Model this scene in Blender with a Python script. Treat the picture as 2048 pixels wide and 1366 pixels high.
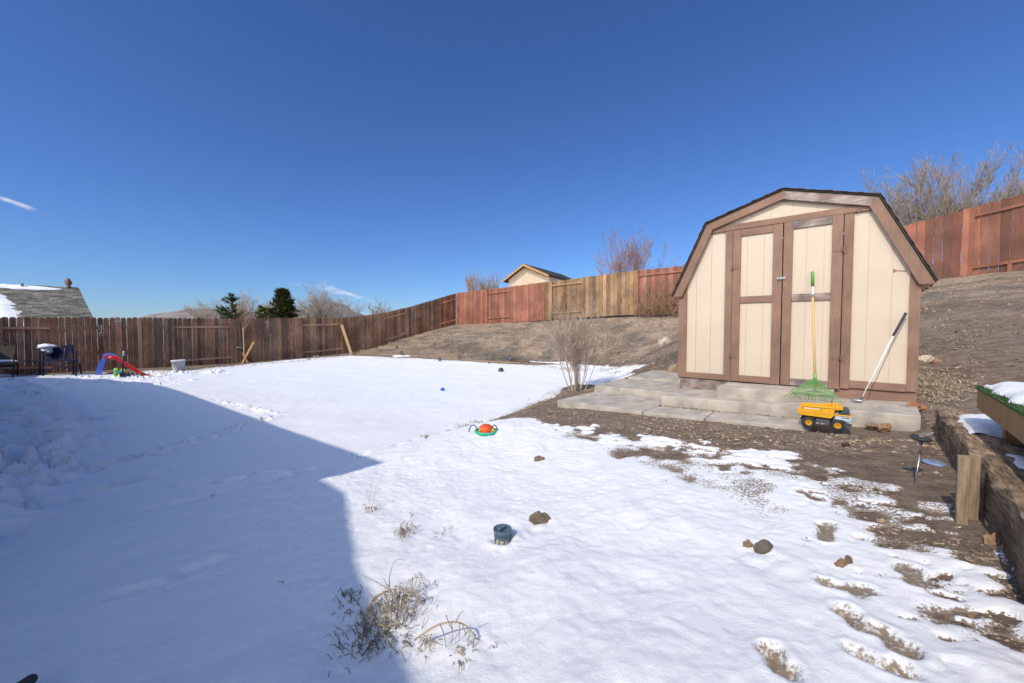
import bpy, bmesh, math, random
import numpy as np
from mathutils import Vector, Matrix, noise as mnoise
for o in list(bpy.data.objects): bpy.data.objects.remove(o)
SC = bpy.context.scene; COL = SC.collection
R = math.radians
# ------------------------------------------------------------ camera (yard frame: x along the shed front, y away)
F = 790.0; CZ = 1.53; TH = math.atan(29/790.0); YAW = math.atan2(.671, .741)
RT = Vector((math.cos(YAW), math.sin(YAW), 0)); FW = Vector((-math.sin(YAW), math.cos(YAW), 0)); UP = Vector((0, 0, 1))
cd = bpy.data.cameras.new('camera'); cam = bpy.data.objects.new('camera', cd); COL.objects.link(cam)
cd.sensor_width = 36; cd.lens = F/2048*36; cd.clip_start = .05; cd.clip_end = 9000
cam.location = (0, 0, CZ); cam.rotation_euler = (math.pi/2-TH, 0, YAW); SC.camera = cam
def ray(px, py):
    u = (px-1024)/F; v = (683-py)/F
    return RT*u + FW*(math.cos(TH)+v*math.sin(TH)) + UP*(-math.sin(TH)+v*math.cos(TH))
C0 = Vector((0, 0, CZ))
def onb(px, py, b): d = ray(px, py); return C0 + d*(b/d.y)
def ona(px, py, a): d = ray(px, py); return C0 + d*(a/d.x)
def onz(px, py, z): d = ray(px, py); return C0 + d*((z-CZ)/d.z)
def onY(px, py, Y): d = ray(px, py); return C0 + d*(Y/d.dot(FW))
# ------------------------------------------------------------ sun and sky
ELEV = R(42); LA = Vector((-.04, 1, 0)).normalized()
LDIR = Vector((LA.x*math.cos(ELEV), LA.y*math.cos(ELEV), -math.sin(ELEV)))
sl = bpy.data.lights.new('sun', 'SUN'); sl.energy = 3.1; sl.angle = R(.55); sl.color = (1, .925, .81)
so = bpy.data.objects.new('sun', sl); COL.objects.link(so); so.rotation_euler = LDIR.to_track_quat('-Z', 'Y').to_euler()
W = bpy.data.worlds.new('World'); SC.world = W; W.use_nodes = True
nt = W.node_tree; N = nt.nodes; L = nt.links; bgn = N['Background']
sky = N.new('ShaderNodeTexSky'); sky.sky_type = 'NISHITA'; sky.sun_disc = False; sky.sun_elevation = ELEV
sky.sun_rotation = math.atan2(-LDIR.x, -LDIR.y); sky.altitude = 1500; sky.air_density = 1.25; sky.dust_density = .05; sky.ozone_density = 3.0
bgn.inputs['Strength'].default_value = .115
tc = N.new('ShaderNodeTexCoord')
def vm(op, a, b):
    n = N.new('ShaderNodeVectorMath'); n.operation = op
    L.new(a, n.inputs[0])
    if isinstance(b, (tuple, Vector)): n.inputs[1].default_value = b
    else: L.new(b, n.inputs[1])
    return n
def mt(op, a, b=None, clamp=False):
    n = N.new('ShaderNodeMath'); n.operation = op; n.use_clamp = clamp
    for i, x in enumerate((a, b)):
        if x is None: continue
        if isinstance(x, (int, float)): n.inputs[i].default_value = x
        else: L.new(x, n.inputs[i])
    return n.outputs[0]
cn = N.new('ShaderNodeTexNoise'); cn.inputs['Scale'].default_value = 42; cn.inputs['Detail'].default_value = 6
sc_ = vm('MULTIPLY', tc.outputs['Generated'], (1, 1, 2.2)); L.new(sc_.outputs[0], cn.inputs['Vector'])
tot = None
for (x, y, hw, hh, dx, dy) in [(10, 399, 30, 8, 1, .3), (50, 413, 50, 8, 1, .38), (602, 570, 26, 3.5, 1, .08), (662, 579, 34, 9, 1, .3), (700, 589, 60, 5, 1, .3)]:
    c = ray(x, y).normalized(); e1 = (ray(x+dx*10, y+dy*10).normalized()-c).normalized(); e2 = c.cross(e1).normalized()
    s = (ray(x+1, y).normalized()-c).length
    u = mt('DIVIDE', vm('DOT_PRODUCT', tc.outputs['Generated'], e1).outputs['Value'], hw*s)
    v = mt('DIVIDE', vm('DOT_PRODUCT', tc.outputs['Generated'], e2).outputs['Value'], hh*s)
    off = c.dot(e1)/(hw*s), c.dot(e2)/(hh*s)
    u = mt('SUBTRACT', u, off[0]); v = mt('SUBTRACT', v, off[1])
    q = mt('SUBTRACT', 1.0, mt('ADD', mt('POWER', mt('ABSOLUTE', u), 2), mt('POWER', mt('ABSOLUTE', v), 2)), True)
    fr = vm('DOT_PRODUCT', tc.outputs['Generated'], c).outputs['Value']
    q = mt('MULTIPLY', q, mt('GREATER_THAN', fr, .8))
    tot = q if tot is None else mt('MAXIMUM', tot, q)
nz = mt('MULTIPLY', mt('SUBTRACT', cn.outputs['Fac'], .33, True), 3.2, True)
cm = mt('MULTIPLY', mt('MULTIPLY', tot, nz), .7, True)
mx = N.new('ShaderNodeMixRGB'); L.new(cm, mx.inputs[0]); 
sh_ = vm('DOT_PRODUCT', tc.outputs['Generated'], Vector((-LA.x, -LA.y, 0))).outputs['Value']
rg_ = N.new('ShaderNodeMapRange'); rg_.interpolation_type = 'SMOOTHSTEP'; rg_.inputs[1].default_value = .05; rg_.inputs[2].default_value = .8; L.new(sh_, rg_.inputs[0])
tn = N.new('ShaderNodeMixRGB'); tn.inputs[1].default_value = (.47, .69, 1.10, 1); tn.inputs[2].default_value = (8.3, 5.9, 4.2, 1); L.new(rg_.outputs[0], tn.inputs[0])  # sunward sky scaled up and warmed: added fill light for the shaded snow
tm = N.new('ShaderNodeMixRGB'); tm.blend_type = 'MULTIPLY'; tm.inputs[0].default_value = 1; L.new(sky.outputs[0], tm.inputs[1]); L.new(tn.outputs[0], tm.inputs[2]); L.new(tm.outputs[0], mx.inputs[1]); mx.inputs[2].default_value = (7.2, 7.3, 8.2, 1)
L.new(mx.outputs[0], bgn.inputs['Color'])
SC.view_settings.view_transform = 'Standard'; SC.view_settings.look = 'None'; SC.view_settings.exposure = 0; SC.view_settings.gamma = 1
SC.render.resolution_x = 1024; SC.render.resolution_y = 683
SC.cycles.max_bounces = 6
# ------------------------------------------------------------ numpy noise
def hsh(ix, iy, seed):
    n = (ix.astype(np.int64)*374761393 + iy.astype(np.int64)*668265263 + seed*1274126177) & 0xffffffff
    n = ((n ^ (n >> 13))*1274126177) & 0xffffffff
    return ((n ^ (n >> 16)) & 0xffff)/65535.0
def vn(x, y, seed=0):
    ix = np.floor(x); iy = np.floor(y); fx = x-ix; fy = y-iy
    fx = fx*fx*fx*(fx*(fx*6-15)+10); fy = fy*fy*fy*(fy*(fy*6-15)+10)
    a = hsh(ix, iy, seed); b = hsh(ix+1, iy, seed); c = hsh(ix, iy+1, seed); d = hsh(ix+1, iy+1, seed)
    return (a*(1-fx)+b*fx)*(1-fy)+(c*(1-fx)+d*fx)*fy*1.0
def fbm(x, y, seed=0, oct=4, g=.5):
    s = 0; a = 1; t = 0
    for i in range(oct):
        s = s+a*(vn(x+17.3*i, y-9.1*i, seed+i)*2-1); t += a; a *= g; x = x*2.03; y = y*2.03
    return s/t
# ------------------------------------------------------------ terrain heights
PROF = [
 (-400, [(-400, -2), (400, -2)]),
 (-60, [(-60, -1), (10, -1), (20, 0), (60, 1)]),
 (-24, [(-30, 0), (8, .1), (12, .5), (16.7, 1.5), (25, 2)]),
 (-20, [(-30, .02), (-2, .02), (4.4, -.02), (7.4, .07), (9.5, .18), (11.5, .53), (13.2, 1.0), (14.6, 1.3), (16.7, 1.73), (25, 2.3)]),
 (-16.5, [(-30, .08), (1, .08), (4, 0), (10, .06), (12, .35), (14, 1.05), (16.7, 1.76), (25, 2.5)]),
 (-14, [(-30, .0), (10, 0), (11.7, .08), (13.6, .9), (16.7, 1.82), (25, 2.7)]),
 (-10, [(-30, 0), (11.5, 0), (12.9, .12), (14.6, 1.1), (16.7, 1.95), (25, 2.9)]),
 (-6, [(-30, 0), (9, 0), (12.2, .15), (14, .95), (16.7, 2.05), (25, 3.1)]),
 (-4.4, [(-30, 0), (3, .05), (7, .15), (9.5, .3), (12, 1.05), (16.7, 2.1), (25, 3.2)]),
 (-3.5, [(-30, .05), (0, .1), (2, .12), (4, .3), (5, .38), (7, .45), (9.6, .9), (16.7, 2.15), (25, 3.2)]),
 (-2, [(-30, .1), (0, .13), (1.8, .2), (3, .31), (4.5, .41), (6, .6), (7.5, .7), (9, 1.0), (16.7, 2.25), (25, 3.3)]),
 (.42, [(-30, .45), (2, .53), (3.5, .57), (5, .57), (6, .68), (8.5, 1.1), (16.7, 2.85), (25, 3.6)]),
 (1.2, [(-30, .8), (3.5, .82), (5.2, .8), (6, .8), (8.5, 1.25), (16.7, 2.93), (25, 3.7)]),
 (3, [(-30, .9), (5, 1.0), (8.5, 1.5), (16.7, 3.03), (25, 3.8)]),
 (10, [(-30, 1.5), (5, 1.7), (16.7, 3.4), (25, 4.2)]),
 (60, [(-60, 1.5), (25, 4), (60, 5)]),
]
GA = np.arange(-40, 24.01, .1); GB = np.arange(-30, 40.01, .1)
_rows = np.array([np.interp(GB, [p[0] for p in pr], [p[1] for p in pr]) for _, pr in PROF])
_ak = [p[0] for p in PROF]
TG = np.array([np.interp(GA, _ak, _rows[:, j]) for j in range(len(GB))]).T
def blur(M, r):
    for ax in (0, 1):
        P = np.pad(M, [(r, r) if k == ax else (0, 0) for k in (0, 1)], mode='edge')
        c = np.cumsum(P, axis=ax); z = np.zeros_like(np.take(c, [0], axis=ax)); c = np.concatenate([z, c], axis=ax); n = M.shape[ax]
        M = (np.take(c, range(2*r+1, 2*r+1+n), axis=ax)-np.take(c, range(0, n), axis=ax))/(2*r+1)
    return M
TG = blur(blur(TG, 3), 2)
def T(a, b):
    a = np.asarray(a, float); b = np.asarray(b, float)
    x = np.clip((a+40)/.1, 0, len(GA)-1.001); y = np.clip((b+30)/.1, 0, len(GB)-1.001)
    i = x.astype(int); j = y.astype(int); fx = x-i; fy = y-j
    base = (TG[i, j]*(1-fx)+TG[i+1, j]*fx)*(1-fy)+(TG[i, j+1]*(1-fx)+TG[i+1, j+1]*fx)*fy
    return base
def T1(a, b): return float(T(a, b))
def G(px, py, tmin=.9):
    d = ray(px, py); t = tmin; p = C0+d*t
    while t < 80:
        q = C0+d*t
        if q.z < T1(q.x, q.y):
            lo, hi = t-.05*max(1, t/3), t
            for _ in range(14):
                m = (lo+hi)/2; q = C0+d*m
                if q.z < T1(q.x, q.y): hi = m
                else: lo = m
            return C0+d*hi
        t += .05*max(1, t/3)
    return C0+d*80
# ------------------------------------------------------------ materials
def mat(name, col, rough=.8, n1=8, amt=.25, col2=None, stretch=(1, 1, 1), bump=.0, bscale=None, metal=0, n2=None, amt2=.0, attr=True, spec=.3, bdist=.01, detail=6):
    m = bpy.data.materials.new(name); m.use_nodes = True; nt = m.node_tree; N = nt.nodes; L = nt.links; p = N['Principled BSDF']
    p.inputs['Roughness'].default_value = rough; p.inputs['Metallic'].default_value = metal; p.inputs['Specular IOR Level'].default_value = spec
    t = N.new('ShaderNodeTexCoord'); mp = N.new('ShaderNodeMapping'); mp.inputs['Scale'].default_value = stretch; L.new(t.outputs['Object'], mp.inputs[0])
    nz = N.new('ShaderNodeTexNoise'); nz.inputs['Scale'].default_value = n1; nz.inputs['Detail'].default_value = detail; nz.inputs['Roughness'].default_value = .62; L.new(mp.outputs[0], nz.inputs[0])
    c2 = col2 or tuple(c*.45 for c in col)
    mr = N.new('ShaderNodeMapRange'); mr.inputs[1].default_value = .5-.5*(1-amt)*.5-.02; mr.inputs[2].default_value = .5+.5*(1-amt)*.5+.02
    mr.inputs[1].default_value = .35; mr.inputs[2].default_value = .65; L.new(nz.outputs['Fac'], mr.inputs[0])
    mm = N.new('ShaderNodeMath'); mm.operation = 'MULTIPLY'; mm.inputs[1].default_value = amt; L.new(mr.outputs[0], mm.inputs[0])
    mix = N.new('ShaderNodeMixRGB'); mix.inputs[1].default_value = (*col, 1); mix.inputs[2].default_value = (*c2, 1); L.new(mm.outputs[0], mix.inputs[0])
    out = mix.outputs[0]
    if n2:
        z2 = N.new('ShaderNodeTexNoise'); z2.inputs['Scale'].default_value = n2; z2.inputs['Detail'].default_value = 4; L.new(t.outputs['Object'], z2.inputs[0])
        r2 = N.new('ShaderNodeMapRange'); r2.inputs[1].default_value = .35; r2.inputs[2].default_value = .65; r2.inputs[3].default_value = 1-amt2; r2.inputs[4].default_value = 1+amt2*.5; L.new(z2.outputs['Fac'], r2.inputs[0])
        x = N.new('ShaderNodeMixRGB'); x.blend_type = 'MULTIPLY'; x.inputs[0].default_value = 1; L.new(out, x.inputs[1]); L.new(r2.outputs[0], x.inputs[2]); out = x.outputs[0]
    if attr:
        at = N.new('ShaderNodeAttribute'); at.attribute_name = 'Col'
        x = N.new('ShaderNodeMixRGB'); x.blend_type = 'MULTIPLY'; x.inputs[0].default_value = 1; L.new(out, x.inputs[1]); L.new(at.outputs['Color'], x.inputs[2]); out = x.outputs[0]
    L.new(out, p.inputs['Base Color'])
    if bump:
        bn = nz
        if bscale:
            bn = N.new('ShaderNodeTexNoise'); bn.inputs['Scale'].default_value = bscale; bn.inputs['Detail'].default_value = 5; L.new(mp.outputs[0], bn.inputs[0])
        b = N.new('ShaderNodeBump'); b.inputs['Strength'].default_value = bump; b.inputs['Distance'].default_value = bdist; L.new(bn.outputs['Fac'], b.inputs['Height']); L.new(b.outputs[0], p.inputs['Normal'])
    return m
M = {}
M['brownwood'] = mat('brown_fence_wood', (.37, .22, .14), .85, 3, .85, (.11, .066, .045), (14, 14, 1.1), .5, 3, n2=1.2, amt2=.35)
M['redwood'] = mat('red_stained_wood', (.30, .120, .075), .85, 3, .55, (.145, .062, .042), (14, 14, 1.1), .5, 3, n2=1.5, amt2=.25)
M['tanwood'] = mat('weathered_tan_wood', (.38, .235, .13), .88, 3, .8, (.12, .07, .042), (14, 14, 1.0), .5, 3, n2=1.3, amt2=.35)
M['palewood'] = mat('pale_lumber', (.5, .34, .2), .8, 3, .5, (.3, .18, .1), (10, 10, 1), .2)
M['trim'] = mat('shed_trim_paint', (.27, .155, .105), .75, 5, .5, (.175, .098, .066), (9, 9, 1.0), .35, 8, n2=2.5, amt2=.22, bdist=.004)
M['trimh'] = mat('shed_trim_paint_level', (.27, .155, .105), .75, 5, .5, (.175, .098, .066), (1, 9, 9), .35, 8, n2=2.5, amt2=.22, bdist=.004)
M['worn'] = mat('worn_trim_paint', (.25, .15, .115), .85, 4, .9, (.36, .32, .28), (1.2, 12, 22), .9, 5, bdist=.008, n2=7, amt2=.5)
M['cream'] = mat('cream_siding_paint', (.60, .475, .355), .65, 3, .35, (.54, .42, .31), (1, 1, 1), .35, 26, n2=1.2, amt2=.05, bdist=.004)
M['conc'] = mat('concrete', (.50, .425, .345), .9, 2.2, .4, (.38, .32, .26), (1, 1, 1), .35, 90, n2=6, amt2=.26, bdist=.003)
M['timber'] = mat('dark_timber', (.25, .18, .125), .9, 4.5, .92, (.045, .032, .025), (16, 1.6, 16), 1.0, 4, n2=5, amt2=.5, bdist=.02, detail=12)
M['post'] = mat('grey_brown_post', (.42, .31, .205), .9, 4, .85, (.17, .12, .08), (14, 14, 1.3), .8, 4, bdist=.008)
M['shingle'] = mat('roof_shingle', (.19, .18, .165), .95, 5, .6, (.07, .066, .062), (1, 1, 1), .4, 60)
M['darkshingle'] = mat('dark_roof_shingle', (.075, .06, .05), .95, 9, .6, (.03, .025, .022), (1, 1, 1), .5, 60)
M['rock'] = mat('rock_stone', (.33, .27, .21), .9, 9, .6, (.17, .135, .105), (1, 1, 1), .8, 14, n2=40, amt2=.25, bdist=.01)
M['twig'] = mat('grey_twig', (.27, .215, .17), .85, 6, .4)
M['straw'] = mat('dry_straw', (.43, .365, .275), .85, 6, .5, (.24, .195, .14))
M['needle'] = mat('evergreen_needles', (.055, .075, .025), .8, 3, .7, (.02, .03, .012))
M['bark'] = mat('bark', (.13, .09, .065), .9, 6, .5)
M['snowm'] = None
M['plastic'] = mat('coloured_plastic', (1, 1, 1), .45, 26, .35, (.72, .68, .62), spec=.4)
M['dull'] = mat('dull_painted_surface', (1, 1, 1), .7, 14, .25, (.7, .7, .7), bump=.2, bscale=40, bdist=.002)
M['metal'] = mat('metal', (1, 1, 1), .35, 20, .15, (.8, .8, .8), metal=.85)
M['rubber'] = mat('black_rubber', (.035, .036, .04), .75, 20, .4, (.06, .055, .05))
M['fabric'] = mat('fabric', (1, 1, 1), .95, 60, .2, (.8, .8, .8))
M['glass'] = mat('dark_glass', (.05, .09, .10), .12, 4, .2, spec=.6)
M['turf'] = mat('green_turf', (.06, .12, .035), .9, 60, .7, (.025, .05, .018))
# snow
def snow_mat():
    m = bpy.data.materials.new('snow'); m.use_nodes = True; nt = m.node_tree; N = nt.nodes; L = nt.links; p = N['Principled BSDF']
    p.inputs['Roughness'].default_value = .75; p.inputs['Specular IOR Level'].default_value = .25
    p.inputs['Subsurface Weight'].default_value = .0
    t = N.new('ShaderNodeTexCoord'); at = N.new('ShaderNodeAttribute'); at.attribute_name = 'Col'
    nz = N.new('ShaderNodeTexNoise'); nz.inputs['Scale'].default_value = 55; nz.inputs['Detail'].default_value = 8; nz.inputs['Roughness'].default_value = .7; L.new(t.outputs['Object'], nz.inputs[0])
    sep = N.new('ShaderNodeSeparateColor'); L.new(at.outputs['Color'], sep.inputs[0])
    mr = N.new('ShaderNodeMapRange'); mr.inputs[1].default_value = .38; mr.inputs[2].default_value = .62; mr.inputs[3].default_value = .45; mr.inputs[4].default_value = -.55; L.new(nz.outputs['Fac'], mr.inputs[0])
    ad = N.new('ShaderNodeMath'); ad.operation = 'ADD'; L.new(sep.outputs[0], ad.inputs[0]); L.new(mr.outputs[0], ad.inputs[1])
    gt = N.new('ShaderNodeMapRange'); gt.inputs[1].default_value = .12; gt.inputs[2].default_value = .80; L.new(ad.outputs[0], gt.inputs[0]); gm = N.new('ShaderNodeMath'); gm.operation = 'MULTIPLY'; gm.use_clamp = True; gm.inputs[1].default_value = 6; L.new(sep.outputs[0], gm.inputs[0]); g2 = N.new('ShaderNodeMath'); g2.operation = 'MULTIPLY'; L.new(gm.outputs[0], g2.inputs[0]); L.new(gt.outputs[0], g2.inputs[1]); gt = g2
    n3_ = N.new('ShaderNodeTexNoise'); n3_.inputs['Scale'].default_value = 75; n3_.inputs['Detail'].default_value = 5; n3_.inputs['Roughness'].default_value = .7; L.new(t.outputs['Object'], n3_.inputs[0])
    q1 = N.new('ShaderNodeMapRange'); q1.inputs[1].default_value = .36; q1.inputs[2].default_value = .64; q1.inputs[3].default_value = .0; q1.inputs[4].default_value = .9; L.new(n3_.outputs['Fac'], q1.inputs[0])
    q2 = N.new('ShaderNodeMath'); q2.operation = 'SUBTRACT'; L.new(q1.outputs[0], q2.inputs[0]); L.new(sep.outputs[1], q2.inputs[1])
    q3 = N.new('ShaderNodeMapRange'); q3.inputs[1].default_value = -.08; q3.inputs[2].default_value = .12; L.new(q2.outputs[0], q3.inputs[0])
    q4 = N.new('ShaderNodeMath'); q4.operation = 'MAXIMUM'; L.new(gt.outputs[0], q4.inputs[0]); L.new(q3.outputs[0], q4.inputs[1]); gt = q4
    mx = N.new('ShaderNodeMixRGB'); L.new(gt.outputs[0], mx.inputs[0]); mx.inputs[1].default_value = (.885, .865, .845, 1); mx.inputs[2].default_value = (.27, .205, .145, 1)
    L.new(mx.outputs[0], p.inputs['Base Color'])
    n2 = N.new('ShaderNodeTexNoise'); n2.inputs['Scale'].default_value = 14; n2.inputs['Detail'].default_value = 12; n2.inputs['Roughness'].default_value = .72; L.new(t.outputs['Object'], n2.inputs[0])
    b = N.new('ShaderNodeBump'); b.inputs['Strength'].default_value = .55; b.inputs['Distance'].default_value = .022; L.new(n2.outputs['Fac'], b.inputs['Height']); L.new(b.outputs[0], p.inputs['Normal'])
    return m
M['snowm'] = snow_mat()
def dirt_mat():
    m = bpy.data.materials.new('dirt'); m.use_nodes = True; nt = m.node_tree; N = nt.nodes; L = nt.links; p = N['Principled BSDF']
    p.inputs['Roughness'].default_value = .95; p.inputs['Specular IOR Level'].default_value = .15
    t = N.new('ShaderNodeTexCoord'); at = N.new('ShaderNodeAttribute'); at.attribute_name = 'Col'
    def nz(s, d=6, r=.6):
        n = N.new('ShaderNodeTexNoise'); n.inputs['Scale'].default_value = s; n.inputs['Detail'].default_value = d; n.inputs['Roughness'].default_value = r; L.new(t.outputs['Object'], n.inputs[0]); return n
    def mr(x, a, b, c=0, d=1):
        n = N.new('ShaderNodeMapRange'); n.inputs[1].default_value = a; n.inputs[2].default_value = b; n.inputs[3].default_value = c; n.inputs[4].default_value = d; L.new(x, n.inputs[0]); return n.outputs[0]
    def mix(f, a, b, bl='MIX'):
        n = N.new('ShaderNodeMixRGB'); n.blend_type = bl
        if isinstance(f, float): n.inputs[0].default_value = f
        else: L.new(f, n.inputs[0])
        for i, x in ((1, a), (2, b)):
            if isinstance(x, tuple): n.inputs[i].default_value = (*x, 1)
            else: L.new(x, n.inputs[i])
        return n.outputs[0]
    big = nz(.9, 5); mid = nz(7, 6); fine = nz(60, 6, .75)
    c = mix(mr(mid.outputs['Fac'], .35, .65), (.345, .255, .185), (.20, .14, .10))
    c = mix(mr(fine.outputs['Fac'], .56, .7), c, (.40, .32, .24))
    c = mix(mr(fine.outputs['Fac'], .46, .34), c, (.07, .047, .033))
    c = mix(mr(big.outputs['Fac'], .42, .6, 0, .45), c, (.27, .205, .15))
    c = mix(1.0, c, at.outputs['Color'], 'MULTIPLY')
    L.new(c, p.inputs['Base Color'])
    b = N.new('ShaderNodeBump'); b.inputs['Strength'].default_value = .9; b.inputs['Distance'].default_value = .02; L.new(fine.outputs['Fac'], b.inputs['Height'])
    b2 = N.new('ShaderNodeBump'); b2.inputs['Strength'].default_value = .9; b2.inputs['Distance'].default_value = .10; L.new(mid.outputs['Fac'], b2.inputs['Height']); L.new(b2.outputs[0], b.inputs['Normal'])
    L.new(b.outputs[0], p.inputs['Normal'])
    return m
M['dirt'] = dirt_mat()
# ------------------------------------------------------------ mesh builder
def tag(o, label=None, cat=None, group=None, kind=None):
    if label: o['label'] = label
    if cat: o['category'] = cat
    if group: o['group'] = group
    if kind: o['kind'] = kind
    return o
def thing(name, label, cat, loc, group=None):
    o = bpy.data.objects.new(name, None); COL.objects.link(o); o.location = loc; o.empty_display_size = .1
    return tag(o, label, cat, group)
def rootloc(o):
    l = Vector(o.location)
    while o.parent: o = o.parent; l += o.location
    return l
class MB:
    def __init__(s): s.v = []; s.f = []; s.c = []; s.sm = []
    def add(s, vs, fs, col=(1, 1, 1), smooth=False):
        n = len(s.v); s.v += [tuple(x) for x in vs]; s.f += [tuple(i+n for i in f) for f in fs]; s.c += [col]*len(fs); s.sm += [smooth]*len(fs)
    def box(s, lo, hi, col=(1, 1, 1), m=None):
        x0, y0, z0 = lo; x1, y1, z1 = hi
        vs = [Vector(p) for p in ((x0, y0, z0), (x1, y0, z0), (x1, y1, z0), (x0, y1, z0), (x0, y0, z1), (x1, y0, z1), (x1, y1, z1), (x0, y1, z1))]
        if m: vs = [m @ p for p in vs]
        s.add(vs, [(0, 3, 2, 1), (4, 5, 6, 7), (0, 1, 5, 4), (1, 2, 6, 5), (2, 3, 7, 6), (3, 0, 4, 7)], col)
    def prism(s, pts, off, col=(1, 1, 1)):       # pts: 3d polygon, off: extrusion vector
        n = len(pts); off = Vector(off); a = [Vector(p) for p in pts]; b = [p+off for p in a]
        s.add(a+b, [tuple(range(n))[::-1], tuple(range(n, 2*n))]+[(i, (i+1) % n, (i+1) % n+n, i+n) for i in range(n)], col)
    def tube(s, path, r, k=6, col=(1, 1, 1), smooth=True, cap=True):
        P = [Vector(p) for p in path]; n = len(P)
        if not isinstance(r, (list, tuple)): r = [r]*n
        vs = []; ref = None
        for i, p in enumerate(P):
            d = (P[min(i+1, n-1)]-P[max(i-1, 0)])
            d = d.normalized() if d.length > 1e-9 else UP
            if ref is None: ref = d.orthogonal().normalized()
            x = (ref-d*ref.dot(d)); x = x.normalized() if x.length > 1e-6 else d.orthogonal().normalized(); ref = x; y = d.cross(x)
            vs += [p+x*(r[i]*math.cos(2*math.pi*j/k))+y*(r[i]*math.sin(2*math.pi*j/k)) for j in range(k)]
        fs = [(i*k+j, i*k+(j+1) % k, (i+1)*k+(j+1) % k, (i+1)*k+j) for i in range(n-1) for j in range(k)]
        if cap: fs += [tuple(range(k))[::-1], tuple(range((n-1)*k, n*k))]
        s.add(vs, fs, col, smooth)
    def lathe(s, c, prof, ax=UP, k=24, col=(1, 1, 1), smooth=True, cols=None):
        c = Vector(c); ax = Vector(ax).normalized(); x = ax.orthogonal().normalized(); y = ax.cross(x); n = len(prof)
        vs = [c+ax*h+(x*math.cos(2*math.pi*j/k)+y*math.sin(2*math.pi*j/k))*max(r, 1e-5) for r, h in prof for j in range(k)]
        for i in range(n-1):
            pass
        fs = [(i*k+j, i*k+(j+1) % k, (i+1)*k+(j+1) % k, (i+1)*k+j) for i in range(n-1) for j in range(k)]
        s.add(vs, fs, col, smooth)
        if cols:
            for i in range(n-1):
                for j in range(k): s.c[len(s.c)-len(fs)+i*k+j] = cols[i]
    def blob(s, c, size, seed=0, rough=.25, sub=2, col=(1, 1, 1), freq=1.3, flat=True, rot=0):
        bm = bmesh.new(); bmesh.ops.create_icosphere(bm, subdivisions=sub, radius=1); c = Vector(c); o = Vector((seed*7.7, seed*3.1, seed*1.7))
        vs = []; mr = Matrix.Rotation(rot, 3, 'Z')
        for v in bm.verts:
            k = 1+rough*mnoise.noise(v.co*freq+o)*1.6+rough*.5*mnoise.noise(v.co*freq*2.7+o)
            q = v.co*k; vs.append(c+mr @ Vector((q.x*size[0], q.y*size[1], q.z*size[2])))
        s.add(vs, [tuple(v.index for v in f.verts) for f in bm.faces], col, not flat); bm.free()
    def build(s, name, material, parent=None, bevel=0):
        me = bpy.data.meshes.new(name); off = rootloc(parent) if parent else Vector((0, 0, 0))
        me.from_pydata([(x-off.x, y-off.y, z-off.z) for x, y, z in s.v], [], s.f)
        ca = me.color_attributes.new('Col', 'FLOAT_COLOR', 'CORNER')
        arr = np.ones((len(me.loops), 4), np.float32); cnt = [len(f) for f in s.f]
        arr[:, :3] = np.repeat(np.array([c[:3] for c in s.c], np.float32).reshape(-1, 3), cnt, axis=0); ca.data.foreach_set('color', arr.ravel())
        me.polygons.foreach_set('use_smooth', s.sm)
        me.materials.append(material if not isinstance(material, str) else M[material])
        me.update(); o = bpy.data.objects.new(name, me); COL.objects.link(o)
        if parent: o.parent = parent
        if bevel:
            b = o.modifiers.new('bevel', 'BEVEL'); b.width = bevel; b.segments = 2; b.limit_method = 'ANGLE'; b.angle_limit = R(40)
        return o
def solo(mb, name, m, loc, label, cat, group=None, kind=None, bevel=0):   # a thing that is one mesh, origin at loc
    loc = Vector(loc); mb.v = [(x-loc.x, y-loc.y, z-loc.z) for x, y, z in mb.v]
    o = mb.build(name, m, None, bevel); o.location = loc; return tag(o, label, cat, group, kind)
def grid_mesh(name, A, B, Z, keep, colr, material):
    na, nb = len(A), len(B); AA, BB = np.meshgrid(A, B, indexing='ij')
    co = np.stack([AA, BB, Z], -1).reshape(-1, 3).astype(np.float32)
    i, j = np.meshgrid(np.arange(na-1), np.arange(nb-1), indexing='ij'); i = i.ravel(); j = j.ravel()
    q = np.stack([i*nb+j, (i+1)*nb+j, (i+1)*nb+j+1, i*nb+j+1], -1)
    if keep is not None:
        k = keep.ravel(); q = q[k[q].any(1)]
        used = np.zeros(na*nb, bool); used[q.ravel()] = True; idx = np.cumsum(used)-1; co = co[used]; colr = colr.reshape(-1, 3)[used]; q = idx[q]
    else: colr = colr.reshape(-1, 3)
    me = bpy.data.meshes.new(name); me.vertices.add(len(co)); me.vertices.foreach_set('co', co.ravel())
    me.loops.add(q.size); me.loops.foreach_set('vertex_index', q.ravel().astype(np.int32))
    me.polygons.add(len(q)); me.polygons.foreach_set('loop_start', (np.arange(len(q))*4).astype(np.int32)); me.polygons.foreach_set('loop_total', np.full(len(q), 4, np.int32))
    me.update(calc_edges=True); me.validate()
    ca = me.color_attributes.new('Col', 'FLOAT_COLOR', 'POINT'); arr = np.ones((len(co), 4), np.float32); arr[:, :3] = colr; ca.data.foreach_set('color', arr.ravel())
    me.polygons.foreach_set('use_smooth', np.ones(len(me.polygons), bool)); me.materials.append(material)
    o = bpy.data.objects.new(name, me); COL.objects.link(o); return o
def lines(*segs):
    out = []
    for a, b, n in segs: out.append(np.linspace(a, b, n, endpoint=False))
    out.append([segs[-1][1]]); return np.concatenate(out)
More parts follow.
